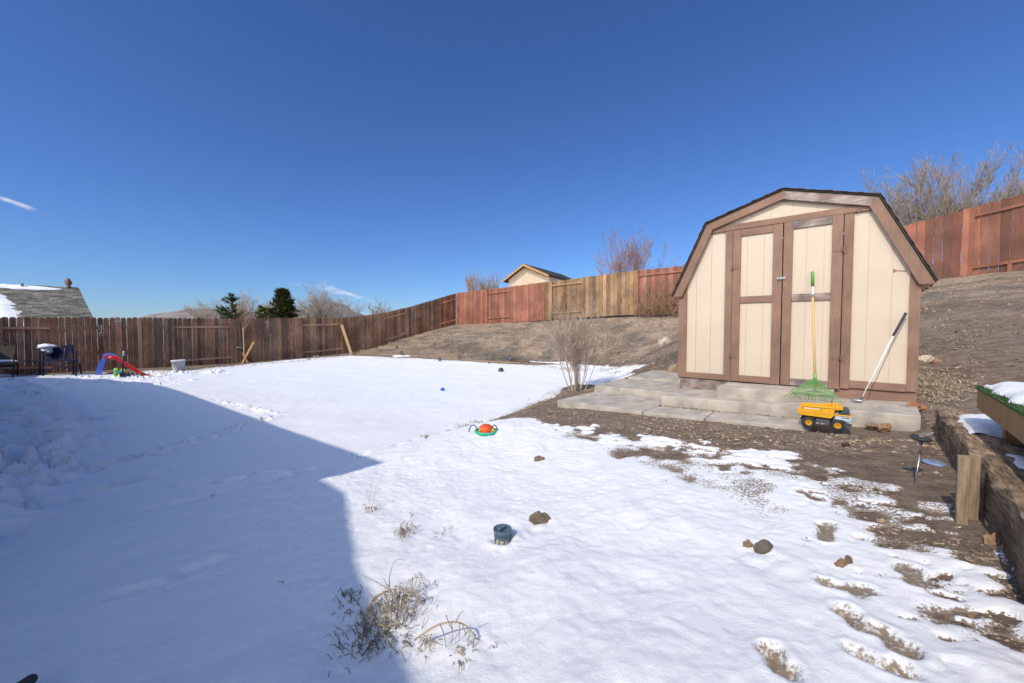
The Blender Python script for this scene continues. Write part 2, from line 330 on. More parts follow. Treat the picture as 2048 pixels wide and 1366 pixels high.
def sdist(poly, a, b):
    P = np.array(poly); d = np.full(a.shape, 1e9); ins = np.zeros(a.shape, bool)
    for k in range(len(P)):
        x0, y0 = P[k]; x1, y1 = P[(k+1) % len(P)]; ex, ey = x1-x0, y1-y0
        t = np.clip(((a-x0)*ex+(b-y0)*ey)/(ex*ex+ey*ey+1e-12), 0, 1); d = np.minimum(d, (a-x0-t*ex)**2+(b-y0-t*ey)**2)
        if y0 != y1:
            c = ((y0 > b) != (y1 > b)) & (a < (x1-x0)*(b-y0)/(y1-y0)+x0); ins ^= c
    d = np.sqrt(d); return np.where(ins, d, -d)
def gp(pts): return [(q.x, q.y) for q in (G(*p) for p in pts)]
def seg_d(p, q, a, b):
    ex, ey = q[0]-p[0], q[1]-p[1]; t = np.clip(((a-p[0])*ex+(b-p[1])*ey)/(ex*ex+ey*ey), 0, 1); return np.hypot(a-p[0]-t*ex, b-p[1]-t*ey), t
# ------------------------------------------------------------ ground
A = lines((-4000, -400, 12), (-400, -60, 12), (-60, -24, 24), (-24, -5, 130), (-5, 1.6, 264), (1.6, 12, 60), (12, 60, 20), (60, 400, 10), (400, 4000, 12))
B = lines((-3000, -100, 8), (-100, -20, 8), (-20, 1, 50), (1, 7.5, 230), (7.5, 18, 110), (18, 60, 24), (60, 400, 14), (400, 5000, 14))
AA, BB = np.meshgrid(A, B, indexing='ij')
Zg = T(AA, BB)+fbm(AA*1.3, BB*1.3, 3)*.018+fbm(AA*7, BB*7, 5)*.008
inyard = np.clip((AA+21)/1, 0, 1)
flat = sdist([(-2.3, 5.7), (.6, 5.7), (.6, 8.6), (-2.3, 8.6)], AA, BB)
Zg = np.where((AA > -3.6) & (AA < .42) & (BB > 4.7) & (BB < 8.4), Zg-.05*np.clip((BB-4.7)/.1, 0, 1)*np.clip((.42-AA)/.1, 0, 1)*np.clip((AA+3.6)/.2, 0, 1), Zg)
hill = np.clip((BB-9)/3, 0, 1); g = np.clip(fbm(AA*.9, BB*.9, 9, 5)*2.2-.25, 0, 1)*hill
cr = 1.0+.22*hill[..., None]*np.array([1.08, .97, .86]); cr = cr*(1-g[..., None]*np.array([.38, .30, .22]))
cr = cr*(1+hill*(.22*fbm(AA*3.5, BB*4.5, 12, 3)+.25*np.clip(fbm(AA*1.7, BB*2.6, 14, 4)*3, -1, .4)))[..., None]
dark_band = np.clip(1-np.abs(BB-(12.0+np.clip((-4-AA)*.05, -.5, 1)))/1.0, 0, 1)*(AA > -17); cr = cr*(1-.35*dark_band[..., None])  # ground colour darker in a band along the slope foot
dark_spot = np.exp(-(((AA+3.2)/1.6)**2+((BB-9.6)/1.3)**2)); cr = cr*(1-.35*dark_spot[..., None])  # ground colour darker in a soft round patch left of the shed
go = grid_mesh('ground', A, B, Zg, None, cr, M['dirt']); tag(go, kind='structure')
# ------------------------------------------------------------ snow
lawn = [(-25, -14), (-1.4, -14), (-1.4, .2), (-2.9, 1.2), (-3.75, 2.3), (-4.15, 3.2)] + gp([(1010, 833), (1075, 806), (1112, 793), (1128, 775), (1150, 770), (1205, 768), (1265, 742), (1245, 733), (1150, 728), (1080, 731), (1000, 728), (915, 722), (850, 718), (760, 714), (700, 712), (600, 719), (500, 729), (430, 736), (380, 742), (330, 748)])+[(-17.7, 1.0), (-18.6, -1.0), (-25, -3)]
near = gp([(300, 1350), (560, 960), (700, 905), (840, 880), (918, 858), (960, 849), (1039, 837), (1074, 837), (1106, 851), (1203, 859), (1232, 868), (1319, 877), (1396, 893), (1470, 900), (1532, 905), (1560, 933), (1619, 943), (1650, 964), (1703, 977), (1756, 972), (1778, 977), (1841, 999), (1853, 1014), (1848, 1026), (1872, 1046), (1864, 1064), (1887, 1070), (1900, 1100), (1928, 1130), (1925, 1160), (1944, 1198), (1965, 1228), (2018, 1252), (2060, 1275)])+[(.9, 1.0), (1.2, -3), (-3, -3), (-3, .3)]
holes = [gp([(1712, 1024), (1760, 1030), (1830, 1046), (1826, 1056), (1770, 1050), (1722, 1036)]), gp([(1722, 1052), (1760, 1055), (1800, 1066), (1862, 1084), (1830, 1082), (1768, 1082), (1745, 1066)]), gp([(1868, 1113), (1900, 1118), (1905, 1124), (1880, 1120)]),
 gp([(1195, 880), (1150, 862), (1130, 862), (1160, 872)]), gp([(1240, 902), (1290, 895), (1380, 905), (1370, 925), (1320, 922), (1290, 915), (1230, 922), (1215, 930), (1225, 910)]), gp([(1340, 935), (1360, 938), (1352, 947), (1338, 943)]), gp([(1370, 962), (1390, 963), (1385, 968)]), gp([(1375, 898), (1450, 905), (1430, 918), (1380, 915)]), gp([(1440, 930), (1540, 926), (1545, 935), (1500, 940)])]
tongues = [gp([(1875, 1066), (1958, 1062), (1950, 1048), (1914, 1032), (1900, 1035), (1916, 1050), (1880, 1056)]), gp([(1965, 1097), (2003, 1101), (2035, 1156), (2020, 1160), (1975, 1138), (1935, 1146), (1925, 1130), (1958, 1124), (1981, 1118)]),
 gp([(1838, 946), (1905, 938), (1925, 985), (1918, 1008), (1872, 995), (1880, 975), (1850, 960)]), gp([(1856, 876), (1874, 872), (1872, 888), (1858, 886)]), gp([(1862, 866), (1878, 862), (1880, 868)]), gp([(1560, 908), (1575, 903), (1582, 915), (1562, 920)]), gp([(1620, 940), (1625, 934), (1680, 943), (1675, 955), (1655, 962)]), gp([(1582, 932), (1596, 930), (1594, 936)]), gp([(1606, 922), (1614, 924), (1608, 928)])]
spatch = [gp([(1180, 738), (1215, 730), (1290, 733), (1262, 738)]), gp([(1300, 752), (1352, 748), (1352, 754), (1330, 757)]), gp([(1205, 752), (1260, 745), (1275, 748), (1240, 760), (1212, 764)]), gp([(1060, 722), (1140, 723), (1300, 728), (1270, 730), (1120, 727)]), gp([(785, 711), (815, 709), (822, 713), (790, 714)])]
A2 = lines((-24, -4.6, 330), (-4.6, .95, 460)); A2 = lines((-24, -12, 150), (-12, -4.6, 290), (-4.6, .95, 460)); B2 = lines((-8, -3.5, 40), (-3.5, .6, 130), (.6, 5.4, 400), (5.4, 14.2, 190))
a, b = np.meshgrid(A2, B2, indexing='ij')
wa = a+fbm(a*5, b*5, 21, 3)*.05; wb = b+fbm(a*5, b*5, 31, 3)*.05
n1 = fbm(a*3.4+b*.6, b*5.0, 41, 4); n2 = fbm(a*11, b*13, 51, 3)
rz = np.clip((a+3.6)/1.4, 0, 1)            # patchier towards the right
sl = sdist(lawn, wa, wb)+n1*.03
sn = sdist(near, wa, wb)
hmin = np.full(a.shape, 9.0)
for h in holes: hmin = np.minimum(hmin, -sdist(h, wa, wb))
rz2 = np.clip((a+3.4)/1.0, 0, 1)*np.clip((b-1.2)/.8, 0, 1)
sn0 = sn
n3 = fbm(a*4.5+b, b*7.5, 43, 3)
sn = np.minimum(sn*.8, hmin-.0)+(n3*.30+n2*.14)*rz2*np.clip(1.05-sn0/.75, 0, 1)+n1*.04*np.clip(1-sn0, 0, 1)+.01+.05*rz2
st = np.full(a.shape, -9.0)
for h in tongues+spatch: st = np.maximum(st, sdist(h, wa, wb)+n1*.03+.01)
sd = np.maximum(np.maximum(sl, sn), st)
th_ = .055-.022*rz2; H = th_*(1-np.exp(-np.maximum(sd, 0)/(.10+.10*rz2)))*np.where(st >= sd-1e-9, .6, 1)+np.where(sd < 0, sd*.35, 0)
H += np.clip(sd/.5, 0, 1)*(fbm(a*1.1, b*1.1, 61, 3)*.022+fbm(a*5+b, b*5, 62, 3)*.005)
H += np.clip(sd/.3, 0, 1)*np.clip((a+4.3)/.4, 0, 1)*(fbm(a*8, b*6, 63, 3)*.0085+fbm(a*3.2+b, b*2.6, 64, 2)*.016+np.abs(fbm(a*15, b*15, 65, 2))*-.008)
# small melt pits where gravel pokes through on the right
pit = np.clip((fbm(a*9, b*14, 71, 2)-.42)*9, 0, 1)*rz2*np.clip(1.0-sn0/.45, 0, 1); H -= pit*.05
PITS = pit > .02
TGn = T(a, b)+fbm(a*1.3, b*1.3, 3)*.018+fbm(a*7, b*7, 5)*.008
dirty = np.zeros(a.shape)
# dark grass specks along the lawn edging under the snow
# footprints: (pixel heel, pixel toe, width, mud)
PR = [((1655, 1050), (1648, 1090), .055, .75), ((1805, 1130), (1850, 1190), .055, .62), ((1625, 1175), (1765, 1192), .05, .85), ((1680, 1228), (1745, 1285), .055, .55), ((1745, 1270), (1825, 1325), .06, .85),
 ((1590, 985), (1650, 1012), .045, .3), ((1545, 1338), (1565, 1366), .05, .8), ((1720, 1330), (1800, 1366), .05, .6), ((1440, 932), (1455, 948), .055, .8), ((1390, 900), (1420, 905), .05, .3)]
for (p, q, w, mud) in PR:
    p3 = G(*p); q3 = G(*q); c = (p3+q3)/2; dd = (q3-p3); dd.z = 0; ln = max(.20, min(.30, dd.length)); dd.normalize()
    p2 = (c.x-dd.x*(ln/2-w), c.y-dd.y*(ln/2-w)); q2 = (c.x+dd.x*(ln/2-w), c.y+dd.y*(ln/2-w))
    d, t = seg_d(p2, q2, a, b); ww = w*.85*(1-.22*np.exp(-((t-.45)/.18)**2)); dn = d+fbm(a*22, b*22, 81, 2)*.012
    dep = np.clip((ww-dn)/.018, 0, 1); dep = dep*dep*(3-2*dep)
    H = H*(1-dep)+dep*(.004+fbm(a*20, b*20, 82, 2)*.004)
    H += np.exp(-((dn-ww-.014)/.014)**2)*.006
    dirty = np.maximum(dirty, dep*min(1, mud+.25)+np.exp(-((dn-ww)/.010)**2)*mud*.15)
# trampled snow at far left
tr = sdist(gp([(-60, 770), (60, 775), (120, 800), (175, 860), (185, 905), (110, 960), (40, 1050), (-60, 1100)]), a, b)
tf = np.clip(tr/.35+.5, 0, 1)
pits = np.clip(fbm(a*2.3, b*2.3, 91, 2)*2.4, -1, .55); rdg = np.abs(fbm(a*1.7+.3*fbm(a*3, b*3, 95), b*1.7, 96, 3)); st_ = np.clip(fbm(a*3.3, b*3.3, 97, 3)*6, -1, 1); H += tf*(np.clip(pits, -1, .3)*.06+st_*.02+fbm(a*7, b*7, 92, 4)*.04+.16)
for (p, q, w, dpt) in [((190, 955), (330, 905), .10, .035), ((330, 905), (520, 845), .06, .03), ((100, 775), (260, 765), .12, .03), ((300, 870), (520, 850), .05, .01)]:
    p3, q3 = G(*p), G(*q); d, t = seg_d((p3.x, p3.y), (q3.x, q3.y), a, b); k = np.exp(-(d/w)**2)
    H += k*(np.clip(fbm(a*7, b*7, 93, 3)*5, -1, 1)*dpt*1.1-dpt*.9)+np.exp(-((d-w*1.5)/(w*.5))**2)*dpt*.3
def boot(x, y, an, w, ln, dep, soft=.03, rim=.25):
    r = ln+w+.15; i0, i1 = np.searchsorted(A2, [x-r, x+r]); j0, j1 = np.searchsorted(B2, [y-r, y+r])
    if i1-i0 < 2 or j1-j0 < 2: return
    aa_, bb_ = a[i0:i1, j0:j1], b[i0:i1, j0:j1]; c_, s_ = math.cos(an)*ln/2, math.sin(an)*ln/2
    d_, t_ = seg_d((x-c_, y-s_), (x+c_, y+s_), aa_, bb_); d_ = d_+fbm(aa_*14, bb_*14, 99, 2)*.02; k_ = np.clip((w-d_)/soft+.5, 0, 1); k_ = k_*k_*(3-2*k_)
    base = H[i0:i1, j0:j1]; H[i0:i1, j0:j1] = base-k_*dep+np.exp(-((d_-w-soft)/(soft*1.1))**2)*dep*rim
rb_ = random.Random(6); cz_ = [G(*p) for p in ((20, 800), (80, 810), (130, 850), (60, 870), (130, 905), (40, 930), (80, 960), (20, 1000), (90, 840), (10, 850), (60, 900), (30, 960), (-30, 900), (-30, 1000), (50, 785), (150, 880), (0, 1040))]
for k in range(150):
    c_ = rb_.choice(cz_); x, y = c_.x+rb_.gauss(0, .38), c_.y+rb_.gauss(0, .30); boot(x, y, rb_.uniform(-.6, .9)+(math.pi/2 if rb_.random() < .25 else 0)+2.3, rb_.uniform(.055, .08), .22, rb_.uniform(.06, .11), .045, .2)
for (p, q, n_, dd_) in [((190, 952), (330, 912), 9, .05), ((330, 905), (560, 838), 16, .035), ((120, 770), (360, 772), 14, .05), ((560, 960), (330, 985), 6, .015), ((150, 760), (330, 758), 16, .07), ((300, 1190), (420, 1150), 2, .02)]:
    p3, q3 = G(*p), G(*q)
    for k in range(n_):
        t_ = (k+rb_.uniform(-.3, .3))/n_; x = p3.x+(q3.x-p3.x)*t_+rb_.gauss(0, .05); y = p3.y+(q3.y-p3.y)*t_+rb_.gauss(0, .05); boot(x, y, math.atan2(q3.y-p3.y, q3.x-p3.x)+rb_.uniform(-.3, .3), .05, rb_.uniform(.08, .2), dd_, .03, .4)
for (p, q, w, amp) in [((470, 815), (560, 838), .11, .06), ((300, 752), (430, 748), .5, .10), ((200, 765), (370, 765), .25, .05), ((420, 800), (470, 818), .06, .04)]:
    p3, q3 = G(*p), G(*q); d, t = seg_d((p3.x, p3.y), (q3.x, q3.y), a, b); k = np.clip(1.3-d/w, 0, 1)
    H += k*np.clip(fbm(a*6, b*6, 94, 4)*2+.05, -.15, 1)*amp
# snow pushed round the lamp, melt hollows by rocks and plants
for (p, r0, r1, h) in [((1005, 1075), .085, .03, .014), ((1079, 1043), .06, .035, -.012), ((1515, 1100), .07, .035, -.010), ((770, 1235), .2, .14, -.015), ((890, 1290), .12, .1, -.01)]:
    q = G(*p); q = onz(*p, q.z+.055); d = np.hypot(a-q.x, b-q.y); H += h*np.exp(-((d-r0)/r1)**2)
q = G(1005, 1075); q = onz(1005, 1075, q.z+.055); d = np.hypot(a-q.x, b-q.y); H -= .025*np.clip((.054-d)/.012, 0, 1)
edg = np.exp(-((a+4.12-.05*fbm(b*3, b*0+1, 7))/.07)**2)*(b < 3.3)*np.clip(fbm(a*2, b*3.5, 55, 3)*3-.1, 0, 1)*(b > -.2); H -= edg*.03
q = G(1005, 1075); q = onz(1005, 1075, q.z+.055)
Zs = T(a, b)+H; safe = (sd > .12) & ~PITS & (dirty < .05) & (np.hypot(a-q.x, b-q.y) > .07)
Zs = np.where(safe, np.maximum(Zs, TGn+.006+.25*np.maximum(Zs-TGn, 0)), Zs)
TGn = T(a, b)+fbm(a*1.3, b*1.3, 3)*.018+fbm(a*7, b*7, 5)*.008
keep = Zs > TGn-.03
cs = np.zeros(a.shape+(3,)); cs[..., 0] = dirty; nearm = np.clip((a+4.2)/.3, 0, 1); thn = np.maximum(np.clip((Zs-TGn-.001)/.014, 0, 1), np.clip((sn0-.45)/.35, 0, 1)*np.clip((hmin-.05)/.2, 0, 1)); cs[..., 1] = thn*nearm+(1-nearm)
sno = grid_mesh('snow', A2, B2, Zs, keep, cs, M['snowm']); tag(sno, kind='structure')
def SZ(x, y):   # snow or ground height
    i = np.searchsorted(A2, x); j = np.searchsorted(B2, y)
    g0 = T1(x, y)
    if 0 < i < len(A2) and 0 < j < len(B2): return max(g0, float(Zs[i, j]))
    return g0
def GS(px, py):
    q = G(px, py)
    for _ in range(4): q = onz(px, py, SZ(q.x, q.y))
    return q
rnd = random.Random(4)
# ------------------------------------------------------------ distant hills
mb = MB(); 
def hillrow(pts, Y, name):
    mb = MB(); top = [onY(x, y, Y) for x, y in pts]; n = len(top); vs = []
    for k, s in enumerate((0, .25, .5, .75, 1)):
        for i, p in enumerate(top):
            z = p.z*(1-s*s)+(-4)*s*s; f = 1-.45*s
            w = 22*mnoise.noise(Vector((i*.9, k*1.7, Y*.01)))*(0 < k < 4)
            vs.append((p.x*f, p.y*f, z+w*.3 if k else z))
    for i, p in enumerate(top): vs.append((p.x*1.4, p.y*1.4, -4))
    fs = [(k*n+i, k*n+i+1, (k+1)*n+i+1, (k+1)*n+i) for k in range(4) for i in range(n-1)]+[(5*n+i, 5*n+i+1, i+1, i) for i in range(n-1)]
    mb.add(vs, fs, (1, 1, 1), True); o = mb.build(name, M['hillm']); tag(o, kind='structure'); return o
M['hillm'] = mat('far_hill', (.26, .215, .185), .95, .01, .7, (.15, .13, .125), n2=.05, amt2=.3)
hillrow([(200, 655), (260, 640), (300, 631), (340, 625), (375, 620), (410, 618), (470, 622), (540, 630), (600, 622), (630, 612), (655, 607), (672, 606), (690, 613), (710, 624), (740, 634), (800, 645), (860, 655)], 1400, 'hills')
# ------------------------------------------------------------ fences
def topbot(pts, plane, c):
    s = []; t = []; bt = []
    for x, y0, y1 in pts:
        p = plane(x, y0, c); q = plane(x, y1, c); v = p.y if plane is ona else p.x
        s.append(v); t.append(p.z); bt.append(q.z)
    o = np.argsort(s); return np.array(s)[o], np.array(t)[o], np.array(bt)[o]
def fence(root, plane, c, pts, sects, sp, side, dog, seed, ext0, ext1):
    S, TP, BT = topbot(pts, plane, c); rg = random.Random(seed)
    isa = plane is ona
    def P(s, off, z): return Vector((c+off*side, s, z)) if isa else Vector((s, c+off*side, z))
    tf = lambda s: float(np.interp(s, S, TP)); bf = lambda s: float(np.interp(s, S, BT))
    def sv(x): q = plane(x, 640, c); return q.y if isa else q.x
    for (x0, x1, kind, m, tints) in sects:
        s0 = sv(x0) if not isinstance(x0, tuple) else x0[0]; s1 = sv(x1) if not isinstance(x1, tuple) else x1[0]
        if s1 < s0: s0, s1 = s1, s0
        n = max(1, round((s1-s0)/sp)); w = (s1-s0)/n; mb = MB(); sag = rg.uniform(-.03, .01)
        lean = rg.uniform(-.02, .02)
        for i in range(n):
            g0 = rg.uniform(.001, .006); g1 = rg.uniform(.001, .006)
            if rg.random() < .16: g1 += rg.uniform(.004, .012)
            a0 = s0+i*w+g0; a1 = s0+(i+1)*w-g1; m_ = (a0+a1)/2; o = .03 if kind == 'f' else -.06
            z1 = tf(m_)+rg.uniform(-.012, .012); z0 = bf(m_)-.05+rg.uniform(-.01, .01) ; d = .030 if dog else .012; l = rg.uniform(-.004, .004)
            tl = l+lean
            if dog: prof = [(a0, z0), (a1, z0), (a1+tl, z1-.055), (a1+tl-.012, z1-.025), (a1+tl-d, z1-.003), (a1+tl-d*1.7, z1), (a0+tl+d*1.7, z1), (a0+tl+d, z1-.003), (a0+tl+.012, z1-.025), (a0+tl, z1-.055)]
            else: prof = [(a0, z0), (a1, z0), (a1+tl, z1-.012), (a1+tl-d, z1), (a0+tl+d, z1), (a0+tl, z1-.012)]
            oo = o+rg.uniform(-.004, .004)
            c0 = rg.choice(tints); k = rg.uniform(.68, 1.22); mb.prism([P(s, oo, z) for s, z in prof], P(0, .018, 0)-P(0, 0, 0), tuple(x*k for x in c0))
        mb.build('board_panel', m, root)
        for hz, nm in ((.80 if dog else .86, 'rail'), (.13, 'rail')):
            r_ = MB(); steps = 5; pr = []
            for k in range(steps+1):
                s = s0+(s1-s0)*k/steps; h = tf(s)-bf(s); z = bf(s)+h*hz+sag*math.sin(math.pi*k/steps); pr.append((s, z))
            for k in range(steps):
                (sa, za), (sb, zb) = pr[k], pr[k+1]
                o0, o1 = -.022, .024
                r_.add([P(sa, o0, za), P(sa, o1, za), P(sa, o1, za+.075), P(sa, o0, za+.075), P(sb, o0, zb), P(sb, o1, zb), P(sb, o1, zb+.075), P(sb, o0, zb+.075)], [(0, 1, 2, 3), (7, 6, 5, 4), (0, 4, 5, 1), (1, 5, 6, 2), (2, 6, 7, 3), (3, 7, 4, 0)], tuple(x*(1.7 if dog else 1.05) for x in tints[0]))  # dog-eared fence: sun on the rail tops is put into the lighter rail tint
            r_.build(nm, m, root)
        pm = MB(); s = s0; h = .045; t_ = tf(s)-.03
        pm.add([P(s-h, -.025 if kind == 'b' else -.09, bf(s)-.1), P(s+h, -.025 if kind == 'b' else -.09, bf(s)-.1), P(s+h, .055 if kind == 'b' else .026, bf(s)-.1), P(s-h, .055 if kind == 'b' else .026, bf(s)-.1), P(s-h, -.025 if kind == 'b' else -.09, t_), P(s+h, -.025 if kind == 'b' else -.09, t_), P(s+h, .055 if kind == 'b' else .026, t_), P(s-h, .055 if kind == 'b' else .026, t_)],
               [(0, 3, 2, 1), (4, 5, 6, 7), (0, 1, 5, 4), (1, 2, 6, 5), (2, 3, 7, 6), (3, 0, 4, 7)], tints[0]); pm.build('post', m, root)
        if kind == 'b':
            pm = MB(); s = (s0+s1)/2; z = bf(s)+.13*(tf(s)-bf(s)); pm.prism([P(s-.04, -.02, bf(s)-.1), P(s+.04, -.02, bf(s)-.1), P(s+.04, -.02, z-.002), P(s-.04, -.02, z-.002)], P(0, .04, 0)-P(0, 0, 0), tints[0]); pm.build('rail_block', m, root)
    return tf, bf
BT_ = [(1, 1, 1), (1.15, .98, .9), (.82, .85, .9), (1.05, .95, .85), (.7, .72, .75), (1.25, 1.05, .85)]
BT2 = [(1.5, 1.25, 1.1), (1.3, 1.1, 1.0), (1.65, 1.3, 1.1), (1.1, .95, .9)]
f1 = thing('wooden_fence', 'dark brown dog-eared wooden fence along the left and back of the snowy yard', 'fence', (-20, 5, 0))
tf1, bf1 = fence(f1, ona, -20.0, [(-400, 634, 785), (0, 634, 754), (130, 635, 752), (285, 635, 742), (460, 637, 728), (610, 635, 716), (700, 634, 706), (770, 625, 690), (820, 613, 672), (865, 600, 660), (913, 586, 648)],
 [(-400, -140, 'f', 'brownwood', BT2), (-140, 0, 'b', 'brownwood', BT2), (0, 103, 'b', 'brownwood', BT2), (103, 275, 'f', 'brownwood', BT2), (283, 345, 'f', 'brownwood', BT_), (345, 462, 'b', 'brownwood', BT_), (462, 602, 'f', 'brownwood', BT_), (602, 684, 'b', 'brownwood', BT_), (684, 768, 'f', 'brownwood', BT_), (768, 813, 'b', 'brownwood', BT_), (813, 880, 'f', 'brownwood', BT_), (880, 913, 'b', 'brownwood', [(1.3, .9, .8), (1.1, .8, .75)])], .143, 1, True, 11, 0, 0)
p0 = ona(275, 640, -20); p1 = ona(283, 640, -20)
mb = MB(); mb.box((-20.05, p0.y+.005, -.1), (-19.955, p1.y-.005, tf1(p0.y)-.01), (1, 1, 1)); mb.build('post', 'palewood', f1)
f2 = thing('wooden_fence', 'red and tan wooden fence stepping up the dirt slope behind the shed', 'fence', (-8, 16.7, 1.9))
RT_ = [(1, 1, 1), (1.1, 1.05, 1), (.85, .85, .9), (1.05, .95, .9)]
RT2 = [(.75, .72, .75), (.6, .62, .66), (.9, .85, .85), (.5, .55, .6)]
TT = [(1, 1, 1), (1.15, 1.1, 1.0), (.75, .72, .7), (.9, .85, .8), (1.25, 1.2, 1.1), (.6, .5, .45)]
tf2, bf2 = fence(f2, onb, 16.7, [(913, 586, 650), (1000, 576, 645), (1100, 563, 638), (1165, 555, 633), (1275, 541, 627), (1360, 532, 620), (1500, 512, 605), (1808, 452, 568), (1935, 418, 557), (2048, 387, 541), (2300, 315, 505)],
 [(914, 975, 'f', 'redwood', RT_), (975, 1022, 'b', 'redwood', RT_), (1022, 1090, 'f', 'redwood', RT_), (1090, 1103, 'f', 'tanwood', TT), (1103, 1165, 'b', 'tanwood', TT), (1165, 1275, 'f', 'tanwood', TT), (1275, 1372, 'b', 'redwood', RT_), (1372, 1560, 'f', 'redwood', RT_), (1560, 1760, 'b', 'redwood', RT2), (1760, 1935, 'f', 'redwood', RT2), (1935, 2100, 'b', 'redwood', RT2), (2100, 2300, 'f', 'redwood', RT2)], .184, -1, False, 12, 0, 0)
# ------------------------------------------------------------ shed
sh = thing('garden_shed', 'cream gambrel-roofed wooden shed with brown trim and double doors', 'shed', (-.84, 6.0, .68))
B0 = 6.0; ctr = -.84; WL, WR = -2.095, .39
OUT = [(ctr-1.325, 2.00), (ctr-.885, 2.965), (ctr, 3.235), (ctr+.885, 2.965), (ctr+1.335, 2.00)]
OUT[0] = (ctr-1.325, 1.995)
def wallpoly(x0, x1):       # clipped wall outline under the roof
    def zt(x):
        return float(np.interp(x, [o[0] for o in OUT], [o[1] for o in OUT]))-.05
    xs = sorted(set([x0, x1]+[o[0] for o in OUT if x0 < o[0] < x1]))
    return [(x0, .79), (x1, .79)]+[(x, zt(x)) for x in xs[::-1]]
mb = MB()
for u, v, lo_ in ((WL+.01, -1.41, .79), (-.235, WR-.01, .831), (-1.41, -.235, 2.835)):
    mb.prism([(x, B0, max(z, lo_)) for x, z in wallpoly(u, v)], (0, .02, 0))

mb.build('front_wall', 'cream', sh)
# siding grooves: thin dark slots modelled as narrow recessed boards (panels stand 4 mm proud between grooves)
def siding(par, x0, x1, zlo, zhif, name, grooves, b):
    xs = [x0]+[g for g in grooves if x0 < g < x1]+[x1]; mb = MB()
    for u, v in zip(xs[:-1], xs[1:]):
        u2, v2 = u+(.004 if u != x0 else 0), v-(.004 if v != x1 else 0)
        ks = [u2]+[o[0] for o in OUT if u2 < o[0] < v2]+[v2]
        mb.prism([(u2, b, zlo), (v2, b, zlo)]+[(x, b, zhif(x)) for x in ks[::-1]], (0, .006, 0))
    return mb.build(name, 'cream', par)
zt = lambda x: float(np.interp(x, [o[0] for o in OUT], [o[1] for o in OUT]))
GR = [-1.86, -1.655, -1.47, -1.22, -1.02, -.78, -.6, -.42, -.22, 0.02, .14, .25]
siding(sh, WL+.05, -1.44, .86, lambda x: min(2.86, zt(x)-.09), 'siding_panel', [-1.855, -1.66], B0-.0062)
siding(sh, -.2, .35, .9, lambda x: min(2.86, zt(x)-.09), 'siding_panel', [-.03, .165], B0-.0062)
siding(sh, ctr-.80, ctr+.80, 2.86, lambda x: max(2.862, zt(x)-.09), 'siding_panel', [-1.4, -1.18, -.97, -.74, -.5, -.25], B0-.0062)
def board(par, pts, b, name='trim_board', m='trim', th=.022, bev=.003, col=(1, 1, 1)):
    mb = MB(); mb.prism([(x, b-th, z) for x, z in pts], (0, th, 0), col)
    xs = [p[0] for p in pts]; zs = [p[1] for p in pts]
    if len(pts) == 4 and max(zs)-min(zs) > .5 and max(xs)-min(xs) < .13:
        z = min(zs)+.06
        while z < max(zs)-.15:
            for x in (min(xs)+.025, max(xs)-.025): mb.box((x-.003, b-th-.0015, z-.003), (x+.003, b-th+.001, z+.003), (.35, .3, .28))
            z += .41
    return mb.build(name, m, par, bev)
def rect(x0, x1, z0, z1): return [(x0, z0), (x1, z0), (x1, z1), (x0, z1)]
TB = B0-.0065
board(sh, rect(WL, WL+.115, .80, zt(WL+.05)-.09), TB)
board(sh, rect(WR-.085, WR, .84, zt(WR-.04)-.09), TB)
board(sh, rect(-1.484, -1.395, .80, 2.828), TB)
board(sh, rect(-.2455, -.160, .815, 2.828), TB)
board(sh, rect(-1.66, .03, 2.83, 2.905), TB, m='trimh', th=.03)
board(sh, rect(WL+.116, -1.485, .80, .876), TB, m='trimh')
board(sh, rect(-.159, WR-.086, .83, .915), TB, m='trimh')
board(sh, rect(WL+.02, -1.41, .62, .785), B0+.02, name='skirt_board', m='worn', th=.02)
board(sh, rect(-.31, WR, .62, .829), B0+.02, name='skirt_board', m='trimh', th=.02)
# rake trim following the gambrel outline
def inset(poly, d):
    out = []
    n = len(poly)
    for i in range(n):
        p = Vector(poly[i]); t = []
        if i > 0: t.append((p-Vector(poly[i-1])).normalized())
        if i < n-1: t.append((Vector(poly[i+1])-p).normalized())
        if len(t) == 1: nrm = Vector((t[0].y, -t[0].x)); out.append(p+nrm*d)
        else:
            n0 = Vector((t[0].y, -t[0].x)); n1 = Vector((t[1].y, -t[1].x)); bi = (n0+n1).normalized(); out.append(p+bi*(d/max(.3, bi.dot(n0))))
    return [(v.x, v.y) for v in out]
o0 = inset(OUT, .012); o1 = inset(OUT, .115)
for i in range(4):
    a0, a1, b1, b0_ = o0[i], o0[i+1], o1[i+1], o1[i]
    if i == 0: b0_ = (b0_[0]+.02, a0[1]-.02); a0 = (a0[0]-.01, a0[1]-.02)
    if i == 3: b1 = (b1[0]-.02, a1[1]-.02); a1 = (a1[0]+.01, a1[1]-.02)
    e = .0015*i
    board(sh, [a0, a1, b1, b0_], B0-.04-e, name='rake_board', m='worn' if i == 2 else 'trim', th=.03, bev=.003)
